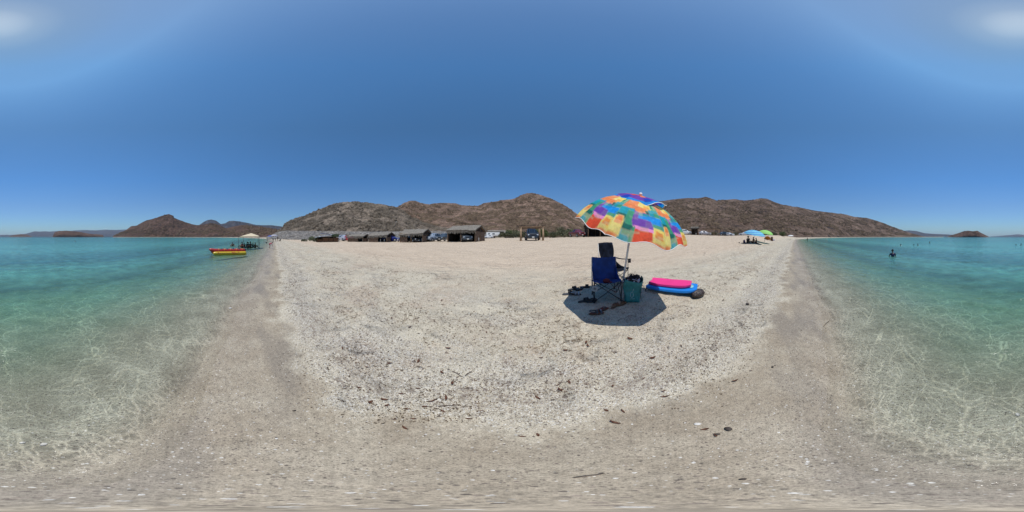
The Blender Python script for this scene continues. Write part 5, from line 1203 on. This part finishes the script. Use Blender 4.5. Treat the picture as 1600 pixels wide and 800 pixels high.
# tarp shed
def shed():
    p = at(511, 40); t = thing('tarp_shed', 'low shed with blue and white sheet roof and green end panel', 'shed', p, -az(511)+R(8))
    Wd, h0, h1, d_ = 5.6, 1.1, 1.75, 1.7
    m = MB(); v, f = sheet([[(x, y, h0+(h1-h0)*(x+2.9)/4.2+.02*math.sin(7*x)) for y in np.linspace(-d_-.2, d_+.2, 6)] for x in np.linspace(-2.9, 1.3, 14)], .04)
    obj('sheet_roof', v, f, M('pale_corrugated_sheet', (.50,.55,.60), .5, var=.25, scale=1.2), t)
    v, f = sheet([[(x, y, h1+.06+.02*math.sin(5*y)-.12*(x-.4)) for y in np.linspace(.2, d_+.5, 6)] for x in np.linspace(-1.4, 1.0, 8)], .03); obj('blue_tarp', v, f, M('blue_tarp', (.03,.07,.22), .6, var=.2), t)
    MB().box((1.75, -d_-.05, h1-.28), (1.7,.06,.62)).build('green_panel', M('green_panel_paint', (.05,.075,.035), .7, var=.25), t, bevel=.01)
    v, f = sheet([[(x, y, h1+.05) for y in np.linspace(-d_, d_, 4)] for x in np.linspace(1.2, 2.7, 4)], .04); obj('end_roof', v, f, M('green_panel_paint'), t)
    for x in (-2.6,-1.2,.2,1.4,2.6):
        for sy in (-1, 1): MB().tube([(x, sy*d_, -.1), (x, sy*d_, h0+(h1-h0)*(min(x, 1.3)+2.9)/4.2)], .05, 8).build('post', LOG, t, True)
    rg = random.Random(2)
    for i, (x0, x1, h) in enumerate(((-2.4,-1.3,.6),(-1.2,.1,.95),(.3,1.3,.9),(1.5,2.5,1.0))): MB().box(((x0+x1)/2, -d_+.3, h/2), (x1-x0, .08, h)).build('board_wall', M('brown_board', (.16,.08,.04), .9, var=.4), t, bevel=.01)
    MB().box((0, d_, .6), (5.2,.08,1.2)).build('back_wall', DARKW, t)
shed()
# white walled site and camper
p = at(777, 78); t = thing('concrete_ramp_wall', 'pale concrete wall with a flat canopy and sloping end beyond the large shelter', 'wall', p, -az(777)); CON = M('pale_concrete', (.42,.38,.32), .9, var=.12, scale=1)
MB().prism([(-4.6,0),(7.6,0),(5.4,2.4),(4.4,3.35),(-4.6,3.35),(-4.6,2.9),(3.2,2.9),(3.2,.9),(-4.6,.9)], -.3, .3, Matrix(((1,0,0,0),(0,0,1,0),(0,1,0,0),(0,0,0,1)))).build('wall', CON, t)
MB().box((-.6,1.6,1.9), (7.4,.1,2.0)).build('dark_panel', M('dark_recess_panel', (.03,.025,.022), .9), t)  # solid dark panel set behind the gap in the wall
p = at(770.5, 75.5); t = thing('camper_trailer', 'long white camper standing before the pale concrete wall', 'camper', p, -az(770)); W1 = M('white_camper_shell', (.68,.68,.66), .4, var=.05)
MB().box((0,0,1.75), (6.2,2.2,1.5)).build('shell', W1, t, bevel=.18); MB().box((.2,-1.12,1.85), (1.1,.04,.5)).build('window', GLASS, t, bevel=.02); MB().box((-1.9,-1.12,1.85), (.9,.04,.5)).build('window', GLASS, t, bevel=.02)
MB().box((0,0,.86), (5.8,2.0,.3)).build('chassis', BLKP, t, bevel=.03)
for x in (-.5,.5): MB().tube([(x,-1.05,.36),(x,-.8,.36)], .36, 16).build('wheel', TYRE, t, True)
# white painted stumps in front of the shelters
BOL = M('whitewashed_post', (.62,.60,.55), .8, var=.15); first = None
for px, dd, lab in ((566.5,39.5,'in front of the leftmost thatched shelter'),(577,38.8,'broad one left of the swaybacked shelter'),(594.5,36.6,'left of the deep blue car'),(600.5,36.3,'at the nose of the deep blue car'),(621.5,36.5,'at the tail of the deep blue car'),(659.5,32.6,'at the right post of the drooping shelter'),(704.5,31.5,'right of the dark grey pickup'),(743.2,27.4,'at the right post of the large shelter'),(748,28.2,'rightmost, by the side wall of the large shelter'),(1087.5,56,'before the small dark hut')):
    p = at(px, dd)
    if first is None:
        t = thing('bollard', '', 'bollard', p, 0, 'white posts marking the parking'); MB().tube([(0,0,-.05),(0,0,.60),(0,0,.66)], [.085,.08,.05], 12).build('post', BOL, t, True); first = t
    else: t = copy_tree(first); t.location = p
    t['label'] = 'short white painted post '+lab
    if px == 577: t.scale = (2.6,1.6,.8)
    if px == 743.2: t.scale = (1.2,1.2,1.6)
# lamp posts on the road
LP = M('galvanised_pole', (.28,.28,.28), .5, .4)
p = at(617.5, 98); p.z = 4.6; t = thing('street_lamp', 'tall thin lamp post with a pale head on the road bank above the blue car', 'street lamp', p)
MB().tube([(0,0,-4),(0,0,4.6),(0,0,4.8)], [.10,.07,.06], 8).build('pole', LP, t, True); MB().tube([(0,0,4.8),(.7,0,5.15)], .04, 6).build('arm', LP, t, True); MB().ell((.95,0,5.2), (.5,.2,.12), 12, 7).build('lamp_head', M('pale_lamp_head', (.75,.72,.62), .5), t, True)

# ================================================================ SHRUBS
g = NG('mangrove_leaves'); v = g.objc(); inf = g.n('ShaderNodeNewGeometry').outputs['Random Per Island']
LEAFG = g.done(g.bsdf(g.mix(inf, (.035,.055,.018), (.13,.155,.055)), .75, None, 0, .3))
g = NG('olive_scrub_leaves'); inf = g.n('ShaderNodeNewGeometry').outputs['Random Per Island']; LEAFO = g.done(g.bsdf(g.mix(inf, (.05,.055,.03), (.16,.16,.095)), .8, None, 0, .2))
BARK = M('grey_bark', (.14,.11,.085), .95, var=.4)
def shrub(label, p, w_, h, seed, mat, n=900, leaf=.1, name='shrub', group='green bushes behind the beach', d_=None):
    rg = np.random.RandomState(seed); t = thing(name, label, 'bush', p, rg.rand()*6, group); d_ = d_ or w_*.7
    k = 9; cx = (rg.rand(k)-.5)*w_*.75; cy = (rg.rand(k)-.5)*d_*.75; cz = h*(.35+.35*rg.rand(k)); cr = h*(.26+.22*rg.rand(k))
    i = rg.randint(0, k, n); dr = rg.normal(size=(n, 3)); dr /= np.linalg.norm(dr, axis=1)[:, None]; rad = cr[i]*(.55+.5*rg.rand(n))
    c = np.stack([cx[i], cy[i], cz[i]], -1)+dr*rad[:, None]*np.array([1.15,1.1,.95]); c[:, 2] = np.maximum(c[:, 2], .04)
    a = rg.normal(size=(n, 3)); a /= np.linalg.norm(a, axis=1)[:, None]; b = np.cross(a, rg.normal(size=(n, 3))); b /= np.linalg.norm(b, axis=1)[:, None]
    s_ = leaf*(.6+.9*rg.rand(n))[:, None]
    V = np.stack([c-a*s_, c+b*s_*.45, c+a*s_, c-b*s_*.45], 1).reshape(-1, 3); F = np.arange(4*n).reshape(n, 4)
    npmesh('crown', V, F, mat, t, False)
    m = MB()
    for q in range(6): m.tube([(0,0,-.1), (cx[q]*.4, cy[q]*.4, cz[q]*.5), (cx[q]*.9, cy[q]*.9, cz[q])], [.05*h/1.5,.03*h/1.5,.012], 5)
    m.build('stems', BARK, t, True)
shrub('wide low green bush left of the tarp shed', at(492, 42), 4.6, 1.3, 1, LEAFG, 1900, .085)
shrub('grey olive bush at the far left end of the beach top', at(476, 46), 3.2, .85, 2, LEAFO, 900, .08)
shrub('bright green bush on the far right beach near the white umbrella', at(1223.5, 84), 4.6, 2.5, 3, LEAFG, 1600, .16)
labs = ['left end of the green thicket', 'second from the left in the green thicket', 'just left of the log frame shelter', 'behind the left post of the log frame shelter', 'behind the dark suv in the log frame shelter', 'behind the right post of the log frame shelter', 'just right of the log frame shelter', 'between the log frame shelter and the maroon pickup', 'left of the maroon pickup', 'directly behind the maroon pickup', 'right end of the green thicket behind the half hidden shelter']
for i, px in enumerate(np.linspace(791, 905, 11)):
    shrub('dusty green mangrove bush, '+labs[i], at(px, 74+6*math.sin(i*2.1)), 8.5, 3.2+.7*math.sin(i*1.7)-.9*(px < 800), 20+i, LEAFG if i % 2 else LEAFO, 1500, .26)
for i, (px, dd, w_, h, lab) in enumerate([(1115, 95, 9, 2.2, 'behind the long post shelter'), (1150, 100, 10, 2.3, 'behind the white cars on the right'), (1180, 105, 9, 2.4, 'behind the blue striped umbrella'), (1207, 98, 7, 2.0, 'behind the rusty barrel'), (940, 62, 6, 2.2, 'behind the half hidden shelter'), (1060, 85, 8, 2.4, 'behind the white suv')]):
    shrub('low dusty olive bush '+lab, at(px, dd), w_, h, 40+i, LEAFO, 1100, .24)

# ================================================================ SMALL LITTER ON THE SAND
def scatter(name, label, n, rmin, rmax, dens, maker, mat, seed, kind='stuff', smooth=False, ncol=None):
    rg = np.random.RandomState(seed); X_, Y_ = [], []
    tot = 0
    while tot < n:
        r_ = rmin*(rmax/rmin)**rg.rand(n*3); a = rg.rand(n*3)*2*np.pi; x, y = r_*np.sin(a), r_*np.cos(a)
        s_ = shore(x, y); ok = rg.rand(n*3) < dens(s_, x, y, r_); X_.append(x[ok]); Y_.append(y[ok]); tot += ok.sum()
    x = np.concatenate(X_)[:n]; y = np.concatenate(Y_)[:n]; z = ground_z(x, y); V, F = maker(x, y, z, rg, np.hypot(x, y))
    o = npmesh(name, V, F, mat, None, smooth); return tag(o, label, None, None, kind)
def chips(lo, hi, flat):
    def mk(x, y, z, rg, r_):
        n = len(x); k = 6; a = rg.rand(n)*6.28; s_ = (lo+(hi-lo)*rg.rand(n)**2.2)*np.clip(r_/2.5, .45, 2.2)
        base = np.array([(1,0,0),(0,1,0),(-1,0,0),(0,-1,0),(0,0,1),(0,0,-1)], float); B = base[None]*(1+.5*(rg.rand(n, 6, 3)-.5)); B[:, :, 2] *= flat; B[:, :, 1] *= (.5+.5*rg.rand(n))[:, None]
        ca, sa = np.cos(a)[:, None], np.sin(a)[:, None]; X2 = B[:, :, 0]*ca-B[:, :, 1]*sa; Y2 = B[:, :, 0]*sa+B[:, :, 1]*ca
        V = np.stack([X2, Y2, B[:, :, 2]], -1)*s_[:, None, None]+np.stack([x, y, z+s_*flat*.45], -1)[:, None]
        f = np.array([(0,1,4),(1,2,4),(2,3,4),(3,0,4),(1,0,5),(2,1,5),(3,2,5),(0,3,5)]); return V.reshape(-1, 3), (f[None]+(np.arange(n)*6)[:, None, None]).reshape(-1, 3)
    return mk
def strands(lo, hi, wd):
    def mk(x, y, z, rg, r_):
        n = len(x); K = 5; a = rg.rand(n)*6.28; L = (lo+(hi-lo)*rg.rand(n)**1.8)*np.clip(r_/4, .35, 1.5); bend = rg.normal(size=n)*.9
        t_ = np.linspace(-.5, .5, K); V = np.zeros((n, K, 2, 3))
        for i, q in enumerate(t_):
            an = a+bend*q; px_, py_ = x+np.cos(an)*L*q, y+np.sin(an)*L*q; w_ = wd*(1-abs(q)*1.5)*L/hi+.0012
            zz = ground_z(px_, py_)+.004+.012*rg.rand(n)*(L/hi)
            for s_ in (0, 1): V[:, i, s_] = np.stack([px_-np.sin(an)*w_*(2*s_-1), py_+np.cos(an)*w_*(2*s_-1), zz+.004*(2*s_-1)], -1)
        F = np.array([(2*i, 2*i+1, 2*i+3, 2*i+2) for i in range(K-1)]); return V.reshape(-1, 3), (F[None]+(np.arange(n)*K*2)[:, None, None]).reshape(-1, 4)
    return mk
def isl(name, a, b, rough=.8):
    g = NG(name); f = g.n('ShaderNodeNewGeometry').outputs['Random Per Island']; return g.done(g.bsdf(g.mix(f, a, b), rough, None, 0, .3))
clump = lambda x, y, f, s: vnoise(x*f, y*f, s)*.6+vnoise(x*f*3, y*f*3, s+1)*.4
bandd = lambda s, c, w_: np.exp(-((s-c)/w_)**2)
scatter('shell_fragments', 'white crushed shell strewn over the upper beach', 15000, .95, 16, lambda s, x, y, r_: sstep(.9, 1.2, s)*sstep(6, 3, s)*sstep(.50, .66, clump(x, y, 1.1, 61))*.5+bandd(s, 1.4, .45)*.9*sstep(.3, .6, clump(x, y, 1.7, 63))+.02*(s > 1)*(s < 9)+.0015*(s > -2), chips(.0025, .011, .35), isl('shell_white', (.42,.385,.33), (.72,.70,.65)), 11)
scatter('dark_pebbles', 'dark grains and pebbles strewn over the beach and shallows', 13000, .8, 16, lambda s, x, y, r_: (sstep(.9, 1.3, s)*sstep(7, 3, s)*sstep(.52, .68, clump(x, y, 1.1, 71))*.4+bandd(s, 1.4, .4)*.6*sstep(.35, .6, clump(x, y, 1.6, 73))+bandd(s, -.3, .7)*.30*sstep(.4, .6, clump(x, y, 1.4, 75))*(r_ > 1)+.03*(s > 1)+.006)*(s > -3), chips(.0022, .010, .5), isl('pebble_dark', (.035,.03,.027), (.20,.165,.13)), 12)
scatter('seaweed_debris', 'dried dark seaweed strands strewn along the tide lines', 5200, .8, 22, lambda s, x, y, r_: (bandd(s, 1.3, .32)*1.0+bandd(s, 2.8, .55)*.75+bandd(s, 4.9, .5)*.6+bandd(s, 7.5, .5)*.25+.10*(s > 1.3)*(s < 5))*sstep(.46, .64, clump(x, y, .8, 81)), strands(.010, .060, .0024), isl('seaweed_dry', (.035,.020,.012), (.14,.085,.05)), 13)
scatter('weed_clumps', 'tangled pale brown weed in the wrack lines', 1700, 1.2, 14, lambda s, x, y, r_: (bandd(s, 2.4, .7)+bandd(s, 3.8, .7))*sstep(.60, .72, clump(x, y, 1.3, 91)), strands(.02, .09, .0012), isl('weed_pale', (.12,.085,.055), (.28,.21,.14)), 14)
# dry leaves one can count, near the eye
g = NG('dead_leaf'); v = g.objc(); DL = g.done(g.bsdf(g.ramp(g.noise(v, 40, 3), [(.3, (.06,.018,.008)), (.7, (.15,.07,.035))]), .6, g.bump(g.noise(v, 90, 3), .6, .003), 0, .3))
V = []; F = []; K = 9
for i in range(K):
    q = i/(K-1); x = (q-.5)*.075; w_ = .013*math.sin(math.pi*min(1, q*1.02+.001))**.7; zc = .006+.012*(2*q-1)**2
    V += [(x, -w_, zc+.006), (x, 0, zc), (x, w_, zc+.006)]
for i in range(K-1):
    a = 3*i; F += [(a, a+1, a+4, a+3), (a+1, a+2, a+5, a+4)]
me = bpy.data.meshes.new('dry_leaf'); me.from_pydata(V, [], F); me.shade_smooth(); me.materials.append(DL)
spots = [(655,592),(690,583),(715,590),(652,608),(627,616),(600,625),(604,634),(578,629),(636,640),(646,655),(664,636),(675,628),(697,622),(691,643),(615,656),(631,669),(706,600),(560,606),(573,574),(608,562),(608,569),(654,565),(596,503),(751,643),(732,655),(840,622),(817,683),(841,680),(872,602),(876,610),(916,536),(918,541),(984,530),(1006,592),(1037,612),(1040,621),(957,604),(875,610),(890,598),(948,642),(973,643),(1173,580),(1149,596),(1064,541),(960,661),(1118,681),(1102,671),(884,548),(535,545),(548,560),(700,545),(760,520),(612,498),(640,512),(690,470),(1130,470),(1110,500),(1085,525),(1020,560),(845,560),(500,470),(478,455)]
for i, (px, py) in enumerate(spots):
    p = on(px, py); o = bpy.data.objects.new('dry_leaf', me); C.objects.link(o); s_ = rnd.uniform(.42, .92)*(1 if py > 560 else 1.2)
    o.location = p+Vector((0,0,.003)); o.rotation_euler = (rnd.uniform(-.3,.3), rnd.uniform(-.3,.3), rnd.uniform(0, 6.28)); o.scale = (s_, s_*rnd.uniform(.7, 1.3), s_)
    tag(o, 'curled red brown dry leaf lying on the shelly sand near the camera', 'leaf', 'dry leaves lying on the sand')
# sticks
for px, py, rz, L, lab in ((715,586,-.5,.14,'thin grey stick lying on the sand among the dry leaves'), (733,584,1.1,.10,'short curved twig right of the thin grey stick'), (1293,505,-.8,.32,'pale thin stick at the wet edge of the right shore'), (700,635,.5,.12,'short twig below the leaves on the shell bank'), (923,744,.05,.07,'small dark stick lying on the wet sand near the camera')):
    p = on(px, py); m = MB().tube([(-L/2,0,.008),(-.1*L,.04*L,.012),(.2*L,.01*L,.010),(L/2,.06*L,.009)], [.004,.005,.004,.002], 7); o = m.build('stick', M('grey_driftwood', (.16,.12,.09), .9, var=.3), None, True); o.location = p; o.rotation_euler[2] = rz; tag(o, lab, 'stick')
# a few loose stones and shells
for px, py, d, mt, lab in ((1138,671,(.022,.017,.012),'d','dark pointed pebble on the wet sand at lower right'),(1121,679,(.014,.010,.007),'d','small black pebble left of the pointed pebble'),(1090,663,(.018,.014,.006),'w','pale flat shell on the wet sand left of the black pebble'),(460,642,(.009,.008,.006),'d','small black pebble on the left wet sand'),(1161,749,(.010,.006,.005),'d','brown pebble near the bottom on the right'),(1590,643,(.020,.015,.008),'w','white shell lying in the right hand shallows'),(35,690,(.014,.010,.006),'w','white shell in the left shallows, leftmost of two'),(68,693,(.018,.012,.006),'w','white shell in the left shallows, right of two'),(1168,476,(.05,.03,.02),'d','dark lump of weed on the sand right of the boards'),(360,482,(.035,.025,.014),'w','round pale stone in the left shallows'),(1207,574,(.012,.014,.008),'d','dark pebble on the right wet sand')):
    stone('pebble' if mt == 'd' else 'shell', lab, on(px, py), d, M('pebble_grey_brown', (.06,.045,.035), .7, var=.3) if mt == 'd' else M('bleached_shell', (.62,.58,.52), .5, var=.1), int(px) % 17, px*.1, cat='pebble' if mt == 'd' else 'shell')

# ---------------------------------------------------------------- haze
g = NG('haze_air'); pv = g.n('ShaderNodeVolumePrincipled', {'Color': (.62,.76,.95,1), 'Density': 5e-5, 'Anisotropy': .2})
g.t.links.new(pv.outputs[0], g.out.inputs['Volume'])
hb = MB().box((0,0,129), (24400, 24400, 290)).build('haze', g.m); tag(hb, kind='stuff')
